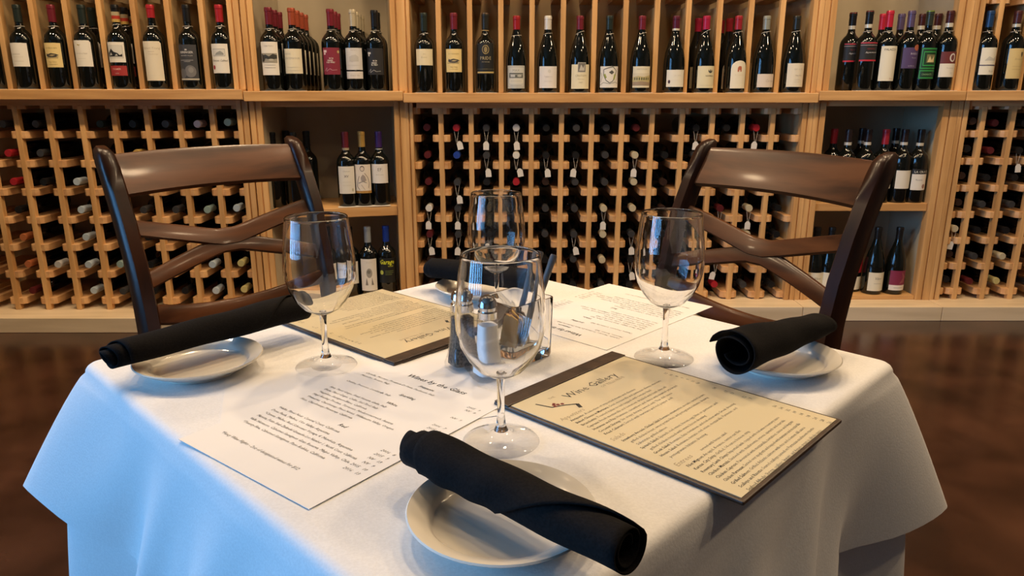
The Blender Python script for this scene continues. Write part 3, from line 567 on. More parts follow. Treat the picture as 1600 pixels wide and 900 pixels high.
for px, d, dy, rz, words in rowQ:
    bottle(d, words, (at_px(px, YCs + dy), YCs + dy, ZR + (0.0013 if dy == 0 else 0)), rz, S1 if dy == 0 else None)
    if dy == 0: card(at_px(px, YCs), YCs - 0.035, ZR, 'white price card under the ' + cut(words))
for px, d, words in ((1529, 'blue_cap', 'wine bottle with split cream label and blue capsule'), (1571, 'tan_label', 'wine bottle with tan label and brown capsule at the right'),
                     (1616, 'dark_only', 'dark wine bottle cut off by the right photo edge on the top shelf')):
    bottle(d, words, (at_px(px, YCs), YCs, ZR + 0.0013), .1, S1); card(at_px(px, YCs), YCs - 0.035, ZR, 'white price card under the ' + cut(words))
# bottles inside the open cabinets
ZK2 = FZ + PL + 0.02
for px, off, z, d, words in [
    (545, .05, K_SH, 'kab_xv', 'wine bottle with white label reading XV on the inner shelf'),
    (570, .05, K_SH, 'kab_man', 'wine bottle with figure drawing label and ochre capsule'),
    (596, .05, K_SH, 'kab_ef', 'wine bottle with white half label and purple capsule'),
    (434, .10, K_SH, 'dark_only', 'dark bottle at the far left of the left cabinet inner shelf'),
    (455, .21, K_SH, 'dark_only', 'dark bottle at the back left of the left cabinet inner shelf'),
    (466, .06, K_SH, 'dark_only', 'dark bottle half hidden behind the left chair back post'),
    (486, .16, K_SH, 'dark_only', 'dark bottle in shadow just right of the left chair back post'),
    (524, .05, ZK2, 'kab_white', 'bottle with sketched white label seen through the left wine glass'),
    (551, .06, ZK2, 'kab_white', 'white label bottle at the right rim of the left wine glass'),
    (579, .04, ZK2, 'kab_figure', 'wine bottle with figure on white label and silver capsule, lowest shelf'),
    (607, .04, ZK2, 'kab_garage', 'black bottle with yellow lettering and blue capsule, lowest shelf')]:
    x, y = kpos(px * 1.0 + (800 - px) * (0.0), off)
    # shelf heights below the eye line: correct the column for depth along the lens axis
    zc = y * 0.9652 - (z - 1.06) * 0.262; x2 = (px - 800) / 1140 * zc
    bottle(d, words, (x2, y, z), .15)
for i, px in enumerate((545, 570, 594)):
    x, y = kpos(px, .012); card((px - 800) / 1140 * (y * 0.9652 + .134), y, K_SH, 'white price card under the %s bottle of the inner left shelf' % ['XV label', 'ochre capsule', 'purple capsule'][i], AK)
ZQ2 = FZ + PL + 0.02
for px, dy, z, d, words in [
    (1294, .10, Q_SH, 'q_red_cap', 'red capsule bottle at the left post inside the right cabinet'),
    (1316, .04, Q_SH, 'q_black_cap', 'short-looking banded black capsule bottle second from the right cabinet post'),
    (1337, .15, Q_SH, 'q_black_cap', 'tall black capsule bottle at the back of the right cabinet, left one'),
    (1346, .05, Q_SH, 'q_black_cap', 'white banded black capsule bottle third from left in right cabinet'),
    (1373, .05, Q_SH, 'q_red_cap', 'red capsule bottle in the middle of the right cabinet'),
    (1389, .15, Q_SH, 'q_black_cap', 'black capsule bottle at the back, just right of the red capsule'),
    (1402, .05, Q_SH, 'q_black_cap', 'white banded black capsule bottle just behind the right chair post top'),
    (1430, .05, Q_SH, 'q_croci', 'wine bottle with white label standing alone right of the chair post'),
    (1268, .05, ZQ2, 'q_white_low', 'white label bottle at the left end of the right cabinet floor'),
    (1291, .05, ZQ2, 'q_white_low', 'white label bottle second from left on the right cabinet floor'),
    (1328, .10, ZQ2, 'q_red_round', 'bottle with big red patch seen through the right chair back'),
    (1362, .05, ZQ2, 'q_white_low', 'white label bottle behind the right chair post'),
    (1395, .05, ZQ2, 'q_pink', 'wine bottle with raspberry coloured label on the right cabinet floor')]:
    Y = 3.34 + dy; zc = Y * 0.9652 - (z + .05 - 1.06) * 0.262
    x = (px - 800) / 1140 * zc
    x = min(max(x, 1.338 + 0.056 + 0.047), 1.338 + WQ - 0.068 - 0.047)
    bottle(d, words, (x, Y, z), .1)

# ------------------------------------------------------------------ bottles lying in the lattices
BRR = BR['bx'] * 0.98
tagp = MB().prism([(-0.013, -0.086), (0.013, -0.086), (0.013, -0.058), (0.005, -0.048), (-0.005, -0.048), (-0.013, -0.058)], -0.0009, 0, axis='y').mesh('price_tag', tag_mat)
tags = MB().tube([(0, 0.012, 0.0155), (0.012, 0.010, 0.009), (0.010, 0.002, -0.012), (0.002, 0, -0.062), (0.0, 0, -0.064), (-0.002, 0, -0.062), (-0.010, 0.002, -0.012), (-0.012, 0.010, 0.009), (0, 0.012, 0.0155)], 0.0008, 5).mesh('tag_string', string_mat)
ORD = ['first', 'second', 'third', 'fourth', 'fifth', 'sixth', 'seventh', 'eighth', 'ninth', 'tenth', 'eleventh', 'twelfth', 'thirteenth']
PB = (.50, .60, .68); TL = (.30, .42, .40); CPR = (.50, .16, .06); DK = (.012, .012, .013); DKR = (.11, .016, .018); CRE = (.62, .54, .36); PNK = (.62, .52, .60); YEL = (.58, .52, .22); GRY = (.05, .05, .052); BRN = (.04, .02, .014)
NAMES = {PB: 'pale blue', TL: 'teal', CPR: 'copper', DK: 'black', DKR: 'dull red', CRE: 'cream', PNK: 'pinkish white', YEL: 'yellow', GRY: 'grey', BRN: 'brown', RED: 'red', BLU: 'blue', WHT: 'white', GLD: 'gold', SIL: 'silver', GN: 'black'}
def racked(u_loc, xc, rail_z, capc, label, tagged, gap, group):
    r = BRR; half = gap / 2
    dz = math.sqrt(max(r * r - half * half, 0.0004))
    b = thing('wine_bottle', label, 'bottle', (u_loc[0] + xc, u_loc[1] + 0.345 + random.uniform(-.012, .004), rail_z + RAILH / 2 + dz), 0, group)
    o = link('body', BODY_LO['bx'], b, (0, 0, 0), (R(90), 0, 0)); o.scale = (.98, .98, 1)
    link('capsule', capsule_me('bx', capc, 0.80), b, (0, 0, 0), (R(90), 0, 0))
    if tagged:
        link('price_tag', tagp, b, (random.uniform(-.004, .004), -0.331, -0.012), (0, random.uniform(-.25, .25), 0)); link('tag_string', tags, b, (0, -0.327, 0))
def fill(u, sticks, ends, rails, caps, empty, tagset, rackname, group, first_col=0, dark_p=1.0):
    edges = [ends[0] - 0.0] + list(sticks) + [ends[1]]
    for c in range(first_col, len(edges) - 1):
        x0, x1 = edges[c], edges[c + 1]
        l = x0 + (RAILW / 2 if c > 0 else 0.03); r_ = x1 - (RAILW / 2 if c < len(edges) - 2 else 0.03)
        for k in range(7):
            cc = c - first_col
            if (cc, k) in empty: continue
            capc = caps.get((cc, k), random.choice([DK, DK, DK, GRY, BRN, DK]))
            racked(u.location, (l + r_) / 2, rails[k + 1], capc, '%s capsule bottle lying in %s, %s column from left, %s row down' % (NAMES[capc], rackname, ORD[cc], ORD[k]), (cc, k) in tagset, max(r_ - l, 0.02), group)
capsC = {(0,0):DKR,(1,0):RED,(2,0):GRY,(3,0):SIL,(4,0):DK,(5,0):GRY,(6,0):GRY,(7,0):DKR,(11,0):RED,(0,1):DKR,(1,1):BLU,(2,1):GRY,(3,1):WHT,(6,1):GRY,(7,1):CRE,(0,2):DKR,(1,2):GRY,(3,2):RED,(6,2):GRY,(7,2):CRE,(8,2):BRN,(0,3):WHT,(1,3):GRY,(6,3):CRE,(7,3):CRE,(10,3):DKR,(11,3):CRE,(0,4):DKR,(1,4):GRY,(5,4):GRY,(6,4):CRE,(7,4):GRY,(11,4):CRE,(6,5):CRE,(10,5):RED,(10,6):RED,(9,3):CRE}
fill(uC, C_ST, C_IN, C_RAIL, capsC, {(8,0),(12,0)}, {(1,0),(2,0),(3,0),(9,0),(11,0),(2,1),(3,1),(4,1),(5,1),(7,1),(1,2),(1,3),(0,3),(10,3),(11,3),(1,4),(5,4),(7,4),(7,5),(10,5),(0,4),(2,4),(6,3),(12,0)}, 'middle rack', 'bottles lying in the middle rack')
capsL = {(0,1):RED,(0,2):RED,(0,4):CPR,(0,5):CPR,(0,6):DKR,(1,5):SIL,(2,2):PB,(2,3):PB,(2,4):PB,(2,5):PB,(2,6):PB,(3,0):GN,(3,5):TL,(3,6):GRY,(4,1):GLD,(4,3):GRY,(5,0):GRY,(5,3):GRY,(6,0):PNK,(6,3):TL,(6,5):PB,(6,6):PB,(7,0):TL,(7,2):PB,(7,5):YEL,(7,6):YEL,(7,3):PB}
fcL = len(L_ST) - 7
edgesL = None
fill(uL, L_ST, L_IN, L_RAIL, capsL, {(2,0),(2,1),(1,3),(1,4),(3,3),(4,2),(1,6),(3,4),(5,2)}, set(), 'left rack', 'bottles lying in the left rack', fcL)
capsR = {(1,0):DKR,(1,1):DKR,(0,4):CRE,(1,6):DKR,(2,6):YEL,(2,5):CRE}
fill(uR, R_ST[:3], (R_IN[0], R_ST[3]), R_RAIL, capsR, set(), {(0,4),(2,1)}, 'right rack', 'bottles lying in the right rack')

# ------------------------------------------------------------------ table and cloths
TCX, TCY, HD = -0.029, 0.876, 0.525
table = thing('dining_table', 'square pedestal dining table under white cloths', 'table', (TCX, TCY, FZ), R(45))
s2 = HD / math.sqrt(2)
MB().box(-s2 + .008, s2 - .008, -s2 + .008, s2 - .008, T - FZ - 0.033, T - FZ - 0.0045).build('tabletop', dark_wood, table, bevel=0.004)
MB().lathe([(0.0, 0.04), (0.05, 0.04), (0.045, 0.08), (0.035, 0.12), (0.035, 0.60), (0.08, 0.655), (0.0, 0.655)], 20).build('column', dark_wood, table, 40)
MB().box(-.27, .27, -.035, .035, 0.0, 0.04).build('base_foot', dark_wood, table, bevel=.004); MB().box(-.035, .035, -.27, .27, 0.0, 0.04).build('base_foot', dark_wood, table, bevel=.004)
def draped(name, ztop, drop, flare, label, base_off, amp, seed, wcor, nring=26, vp=0.9, push=None):
    rnd = random.Random(seed); rc = 0.022; P = []
    corners = [(-1, 0), (0, -1), (1, 0), (0, 1)]       # left, front, right, back in world directions
    hd = HD + base_off; NS = 44; NCn = 9
    for i in range(4):
        c = Vector(corners[i]); nx = Vector(corners[(i + 1) % 4])
        cp = c * (hd - rc * math.sqrt(2))
        a0 = math.atan2(c.y, c.x)
        for k in range(NCn):
            a = a0 + lerp(-math.pi / 4, math.pi / 4, k / (NCn - 1)); d = Vector((math.cos(a), math.sin(a)))
            P.append((cp + d * rc, d, i, 0.0, c))
        cn = nx * (hd - rc * math.sqrt(2)); d = (c + nx).normalized()
        A = cp + d * rc; B = cn + d * rc; Ln = (B - A).length
        for k in range(1, NS):
            t = k / NS; P.append((lerp(A, B, t), d, i if t < .5 else (i + 1) % 4, min(t, 1 - t) * Ln, c if t < .5 else nx))
    n = len(P); ph = [rnd.uniform(0, 6.28) for _ in range(6)]
    rings = []
    for q in (0.0, 0.2, 0.4, 0.6, 0.75, 0.86, 0.93):
        rings.append([(p.x * q, p.y * q, ztop) for p, *_ in P] if q else None)
    re = 0.012
    for a in (0, 22, 45, 68, 90):
        a = R(a); rings.append([(p.x + d.x * (-re + re * math.sin(a)), p.y + d.y * (-re + re * math.sin(a)), ztop - re + re * math.cos(a)) for p, d, *_ in P])
    for j in range(1, nring + 1):
        v = j / nring; ring = []
        for idx, (p, d, ci, dist, cdir) in enumerate(P):
            s = idx / n * 2 * math.pi
            tri = max(0.0, 1 - dist / wcor); tri = tri * tri * (3 - 2 * tri)
            val = math.exp(-((dist - wcor * 1.05) / (wcor * .42)) ** 2)
            wave = amp * v * (math.sin(9 * s + ph[0]) * .6 + math.sin(17 * s + ph[1]) * .3 + .4 * math.sin(5 * s + ph[2] + 2 * v))
            diag = amp * 1.2 * v * math.sin(26 * s + 5 * v + ph[3]) * math.exp(-((dist - wcor * 1.6) / (wcor)) ** 2)
            fl = flare[ci]
            # the table edge slopes away a little, the corner fold stands out as a cone
            off = 0.002 + 0.030 * v * (1 - tri) * (flare[4]) + max(-0.012 * v, wave + diag) * (1 - tri) - 0.022 * v * val * flare[4]
            x = p.x + d.x * off + cdir.x * fl * tri * (v ** vp); y = p.y + d.y * off + cdir.y * fl * tri * (v ** vp)
            zz = ztop - re - (drop - re) * v * (1 - (0.33 if ci == 2 else 0.19) * tri * (fl > .1)) + 0.004 * v * math.sin(7 * s + ph[4])
            if push and zz < push[4]:      # the tucked-in chair seat holds the cloth back
                lx = (x + TCX - push[0]) * math.cos(-push[2]) - (y + TCY - push[1]) * math.sin(-push[2]); ly = (x + TCX - push[0]) * math.sin(-push[2]) + (y + TCY - push[1]) * math.cos(-push[2])
                wgt = max(0.0, min(1.0, (0.34 - abs(lx)) / 0.08)) * min(1.0, (push[4] - zz) / 0.05)
                if ly > push[3] and wgt > 0:
                    dy_ = (push[3] - ly) * wgt; x += -dy_ * math.sin(push[2]); y += dy_ * math.cos(push[2])
            ring.append((x, y, zz))
        rings.append(ring)
    mb = MB(); rings[0] = None
    mb.loft(rings[1:], 0, cap=False)
    k0 = len(mb.v); mb.v.append((0, 0, ztop)); mb.f += [(k0, k, (k + 1) % n) for k in range(n)]; mb.m += [0] * n
    o = mb.build(name, cloth, None, 180, loc=(TCX, TCY, 0)); tag(o, label, 'tablecloth'); return o
draped('tablecloth', T - 0.0015, 0.63, (.100, .06, .082, .05, 0.0), 'long white under-cloth hanging straight down below the top cloth', -0.004, 0.004, 3, 0.10, vp=.5, push=(.558 - math.sin(R(58)) * .3, 1.51 - math.cos(R(58)) * .3, -R(58), -.245, .52))
draped('tablecloth', T, 0.205, (.104, .10, .096, .09, 1.0), 'white top cloth with flared corners covering the table', 0.0, 0.012, 5, 0.150)

# ------------------------------------------------------------------ chairs
def rr_ring(cx, cy, cz, hx, hy, tilt=0.0, b=0.3):
    pts = []
    for sx, sy in ((1, 1), (-1, 1), (-1, -1), (1, -1)):
        q = [(hx * sx, hy * sy * (1 - b)), (hx * sx * (1 - b), hy * sy)]
        if sx * sy < 0: q = q[::-1]
        pts += q
    return [(cx + a, cy + c * math.cos(tilt), cz + c * math.sin(tilt)) for a, c in pts]
PZ = [0.0, .11, .23, .35, .43, .52, .61, .70, .78, .84, .885, .91, .918]
PY = [.275, .245, .215, .195, .187, .185, .194, .214, .242, .268, .290, .300, .302]
def post_y(z):
    for i in range(len(PZ) - 1):
        if PZ[i] <= z <= PZ[i + 1]: return lerp(PY[i], PY[i + 1], (z - PZ[i]) / (PZ[i + 1] - PZ[i]))
    return PY[-1]
HWD = 0.215
def chair(label, loc, rz):
    t = thing('dining_chair', label, 'chair', loc, rz, 'cross-back chairs at the table')
    for sx in (-1, 1):
        rings = []
        for z, y in zip(PZ, PY):
            k = 1.0 if z < .90 else (0.86 if z < .915 else 0.55)
            dy = 0.021 if z < .4 else 0.027
            rings.append(rr_ring(sx * HWD, y, z, 0.017 * k, dy * k, 0.25 if z > .6 else 0))
        MB().loft(rings).build('back_post', dark_wood, t, 50)
        MB().loft([rr_ring(sx * 0.195, -0.20, z, h, h) for z, h in ((0, .014), (.3, .019), (.40, .021))]).build('front_leg', dark_wood, t, 50)
        MB().box(sx * .2 - .011, sx * .2 + .011, -.18, .185, .365, .405).build('seat_apron', dark_wood, t, bevel=.002)
    MB().box(-.176, .176, -.211, -.189, .365, .405).build('seat_apron', dark_wood, t, bevel=.002)
    MB().loft([[(x * k, -.225 + (y + .225) * 1.0, z) for x, y in [(-.225, -.225), (.225, -.225), (.205, .16), (-.205, .16)]] for z, k in ((.405, 1.0), (.425, 1.03), (.445, 1.0), (.454, .9))]).build('seat', seat_mat, t, 50)
    bow = lambda x: 0.028 * (1 - (x / HWD) ** 2)
    def band(zf, hf, th, name, mat, x0=-HWD + .017, x1=HWD - .017, n=22, push=0.0):
        rings = []
        for i in range(n + 1):
            x = lerp(x0, x1, i / n); z = zf(x); h = hf(x); y = lambda zz: post_y(zz) + bow(x) + push
            b = th * .3
            rings.append([(x, y(z - h) - th / 2 + b, z - h), (x, y(z - h) + th / 2 - b, z - h), (x, y(z - h) + th / 2, z - h + b), (x, y(z + h) + th / 2, z + h - b), (x, y(z + h) + th / 2 - b, z + h), (x, y(z + h) - th / 2 + b, z + h), (x, y(z + h) - th / 2, z + h - b), (x, y(z - h) - th / 2, z - h + b)])
        MB().loft(rings).build(name, mat, t, 40)
    band(lambda x: .861 + .004 * (1 - (x / HWD) ** 2), lambda x: .042, .026, 'top_rail', dark_wood_h)
    u = lambda x: abs(x) / HWD
    band(lambda x: .7135 + .050 * max(0, u(x) - .10) / .9, lambda x: .0185 - .002 * u(x), .017, 'cross_slat', dark_wood_h)
    band(lambda x: .6985 - .050 * max(0, u(x) - .10) / .9, lambda x: .0185 - .002 * u(x), .0176, 'cross_slat', dark_wood_h)
    band(lambda x: .556 + .034 * u(x) ** 2, lambda x: .021, .022, 'lower_rail', dark_wood_h)
    return t
def chair_at(label, cx, cy, rz):
    # cx, cy: middle of the top rail
    f = (math.sin(rz), -math.cos(rz)); chair(label, (cx + f[0] * .30, cy + f[1] * .30, FZ - 0.0), rz)
chair_at('dark wooden cross-back chair left of the table, in front of the left rack', -.676, 1.645, math.atan2(.74, .67))
chair_at('dark wooden cross-back chair right of the table, in front of the right cabinet', .558, 1.51, -R(58))

# ------------------------------------------------------------------ wine glasses
GHT = 0.190
def bowl_prof():
    o = [(0.0045, .069), (.012, .0705), (.022, .0765), (.031, .087), (.0385, .101), (.0425, .117), (.0432, .131), (.0418, .150), (.0395, .170), (.0375, .186), (.0370, .190)]
    i = [(max(r - .0009, 0.0), z + (.0016 if z < .09 else 0.0)) for r, z in o][::-1]
    return o[:-1] + [(.03705, .1893), (.03695, .1899), (.0366, .1902), (.0363, .1899), (.0362, .1893)] + i[1:-1] + [(0.0, .0722)]
bowl_me = MB().lathe(bowl_prof(), 56).mesh('bowl', glass, 60)
stem_me = MB().lathe([(0, .0685), (.0048, .0686), (.0038, .060), (.0035, .045), (.0037, .030), (.0048, .018), (.0072, .0125), (.0, .0122)], 20).mesh('stem', glass, 60)
foot_me = MB().lathe([(0, .0121), (.0072, .0120), (.012, .0080), (.020, .0050), (.030, .0030), (.0372, .0020), (.0380, .0010), (.0372, .0002), (0, .0004)], 48).mesh('foot', foot_glass, 60)
def wine_glass(x, y, label):
    t = thing('wine_glass', label, 'wine glass', (x, y, T + .0004), 0, 'empty wine glasses on the table')
    link('bowl', bowl_me, t); link('stem', stem_me, t); link('foot', foot_me, t)
wine_glass(-.2335, .861, 'empty wine glass at the left, beside the upside-down menu')
wine_glass(-.0108, .657, 'empty wine glass nearest the camera, in the middle of the table')
wine_glass(.1966, .889, 'empty wine glass at the right, beside the right napkin')
wine_glass(-.0235, 1.068, 'empty wine glass farthest back, by the back napkin')

# ------------------------------------------------------------------ plates
def plate(x, y, r, label):
    pr = [(0, .003), (r * .55, .003), (r * .58, 0), (r * .62, 0), (r * .64, .004), (r * .80, .008), (r * .97, .0158), (r, .0180), (r * .985, .0192), (r * .955, .0186), (r * .80, .0138), (r * .765, .0118), (r * .745, .0082), (r * .72, .0066), (r * .60, .0058), (0, .0055)]
    o = MB().lathe(pr, 64).build('side_plate', china, None, 40, loc=(x, y, T + .0003)); tag(o, label, 'plate', 'side plates on the table')
plate(-.008, .510, .0755, 'small cream side plate nearest the camera')
plate(-.387, .848, .0755, 'small cream side plate at the left corner of the table')
plate(.333, .860, .0745, 'small cream side plate at the right corner of the table')
plate(-.055, 1.190, .0745, 'small cream side plate at the back of the table')

# ------------------------------------------------------------------ rolled napkins
def napkin(A, B, r0, r1, label, seed=1, squash=.82, start=0.0, tele=.010, flap=0.05, skew=0.0, turns=2.6, dr=1):
    rnd = random.Random(seed); A = Vector(A); B = Vector(B); Lx = (B - A).length; ax = (B - A).normalized()
    side = ax.cross(Vector((0, 0, 1))).normalized(); up = side.cross(ax)
    NA, NX = 74, 30; vs = []; fs = []; ph = rnd.uniform(0, 6)
    for i in range(NA + 1):
        f = i / NA; a = start + dr * f * turns * 2 * math.pi
        x0 = -tele * (0.5 - f) * 1.2 + 0.003 * math.sin(a * 1.3 + ph); x1 = Lx - .004 * (1 - f) + .002 * math.sin(a * .9 + ph)
        last = max(0.0, (f - (1 - .5 / turns)) / (.5 / turns))
        x0 += flap * last * (1 if skew >= 0 else 0.15); x1 -= flap * last * (0.15 if skew >= 0 else 1)
        for j in range(NX + 1):
            t = j / NX; x = lerp(x0, x1, t); g = min(max(x / Lx, 0), 1)
            Rr = lerp(r0, r1, g); rad = Rr * (0.42 + 0.58 * f ** .8) * (1 + .035 * math.sin(5 * t * math.pi + a + ph) + .025 * math.sin(3 * a + 7 * t))
            if f > .97: rad *= 1.02
            p = A + ax * x + side * (math.cos(a) * rad) + up * (math.sin(a) * rad * squash)
            vs.append(tuple(p))
    for i in range(NA):
        for j in range(NX):
            a = i * (NX + 1) + j; fs.append((a, a + 1, a + NX + 2, a + NX + 1))
    mb = MB(); mb.add(vs, fs); o = mb.build('rolled_napkin', napkin_mat, None, 180, fix=False)
    sm = o.modifiers.new('thickness', 'SOLIDIFY'); sm.thickness = .0014; sm.offset = 0
    tag(o, label, 'napkin', 'black rolled napkins on the plates'); return o
PT = T + .0195
E0 = lambda end, turns: R(end) + turns * 2 * math.pi      # start angle for a roll that ends at angle end
napkin((-.466, .792, PT + .0185), (-.293, .990, PT + .0225), .0205, .0265, 'black rolled napkin across the left plate', 2, .8, E0(-25, 2.6), tele=.012, flap=.085, skew=-1, dr=-1)
napkin((-.0835, .573, PT + .019), (.0800, .424, PT + .019), .0225, .0215, 'black rolled napkin across the front plate', 5, .85, E0(-20, 2.6), tele=.022, flap=.105, skew=-1, dr=-1)
napkin((.252, .786, PT + .0255), (.418, .925, PT + .0165), .0335, .0185, 'black rolled napkin with open end across the right plate', 8, .82, 3.6, tele=-.006, turns=1.9, flap=.03, skew=-1)
napkin((-.142, 1.232, PT + .0185), (.045, 1.136, PT + .0185), .0225, .0225, 'black rolled napkin across the back plate', 11, .82, E0(-40, 2.6), flap=.03, skew=-1, dr=-1)

# ------------------------------------------------------------------ printed sheets
PW, PH = .206, .282
RED_L = ['*Hahn, Pinot Noir, Central Coast, California', 'Dona Paula, Malbec, Uco Valley, Argentina', '*Catena, Malbec Red Schooner Voyage 4, Mendoza, Argentina', 'Marietta, Petite Sirah Zinfandel Grenache Lot Number 1, North Coast, California', 'Valle Hermoso, Cabernet Sauvignon Gran Reserva, Maipo Valley, Chile', '*Twenty Five, Cabernet Sauvignon, Paso Robles, California']
WHITE_L = ['Kris, Pinot Grigio, Friuli Venezia Giulia, Italy', 'Elena, Pinot Grigio, Collio, Sud Tirol, Italy', '*Angeline, Sauvignon Blanc, California', 'Hugl, Riesling Trocken, Terrassen, Niederosterreich, Austria', '*Primarius, Chardonnay, Pinot Notes, Willamette Valley, Oregon', 'Hess, Chardonnay, Monterey, California']
def wine_list_text():
    mb = MB(); x0 = -PW / 2
    put_text(mb, 'Wines by the Glass', .004, PH / 2 - .027, .0118, 0, 'c', .25, .012)
    y = PH / 2 - .042
    put_text(mb, 'Frizzante', .004, y, .0066, 0, 'c', .3, .008); y -= .009
    for s, p in (('Castello, Moscato, Provincia Di Pavia, Piedmont, Italy', '2015   9'), ('Mionetto, Rosato, Italy', 'NV   8')):
        put_text(mb, s, x0 + .014, y, .0053, 1, 'l', .3, maxw=.15); put_text(mb, p, -x0 - .010, y, .0053, 1, 'r', .3); y -= .0078
    y -= .006; put_text(mb, 'Sparkling', .004, y, .0066, 0, 'c', .3, .008); y -= .009
    put_text(mb, 'Cantine, Prosecco, Lombardy, Italy', x0 + .014, y, .0053, 1, 'l', .3); put_text(mb, 'NV   9', -x0 - .010, y, .0053, 1, 'r', .3); y -= .015
    put_text(mb, 'White', .004, y, .0066, 0, 'c', .3, .008); y -= .009
    for s, p in zip(WHITE_L, ('2016   7', '2015   8', '2016   9', '2015   9', '2014   10', '2016   8')):
        put_text(mb, s, x0 + .014, y, .0053, 1, 'l', .3, maxw=.15); put_text(mb, p, -x0 - .010, y, .0053, 1, 'r', .3); y -= .0083
    y -= .010; put_text(mb, 'Red', .004, y, .0072, 0, 'c', .3, .01); y -= .011
    for s, p in zip(RED_L, ('2016   8', '2015   9', 'NV   13', 'NV   9', '2015   10', '2016   13')):
        put_text(mb, s, x0 + .014, y, .0056, 1, 'l', .3, maxw=.158); put_text(mb, p, -x0 - .010, y, .0056, 1, 'r', .3); y -= .0088
    y -= .019; put_text(mb, '*Fancy Wine Flights - 2oz of designated wines for $12', x0 + .020, y, .0058, 1, 'l', .3, maxw=.125)
    return mb.mesh('printed_text', [ink, ink_soft], fix=False)
wine_txt = wine_list_text()
def sheet_me(wd, ht, curl=0.0, th=.0004):
    mb = MB(); N = 12; top = []; rings = []
    for i in range(N + 1):
        x = lerp(-wd / 2, wd / 2, i / N); z = curl * (max(0, i / N - .85) / .15) ** 2
        rings.append([(x, -ht / 2, z), (x, ht / 2, z), (x, ht / 2, z + th), (x, -ht / 2, z + th)])
    mb.loft(rings); return mb.mesh('sheet', paper)
sh_me = sheet_me(PW, PH)
def sheet(x, y, z, rz, label, text=True):
    t = thing('wine_list', label, 'paper sheet', (x, y, z), rz, 'printed wine lists')
    link('sheet', sh_me, t)
    if text: link('printed_text', wine_txt, t, (0, 0, .00055))
sheet(-.164, .709, T + .0009, R(-37.5), 'white sheet headed Wines by the Glass at the front left')
sheet(.150, 1.091, T + .0003, R(136), 'upside-down white wine list sheet at the back right edge')
sheet(-.180, .770, T + .0003, R(18 + 90), 'blank-looking white sheet peeking out from under the front wine list', False)
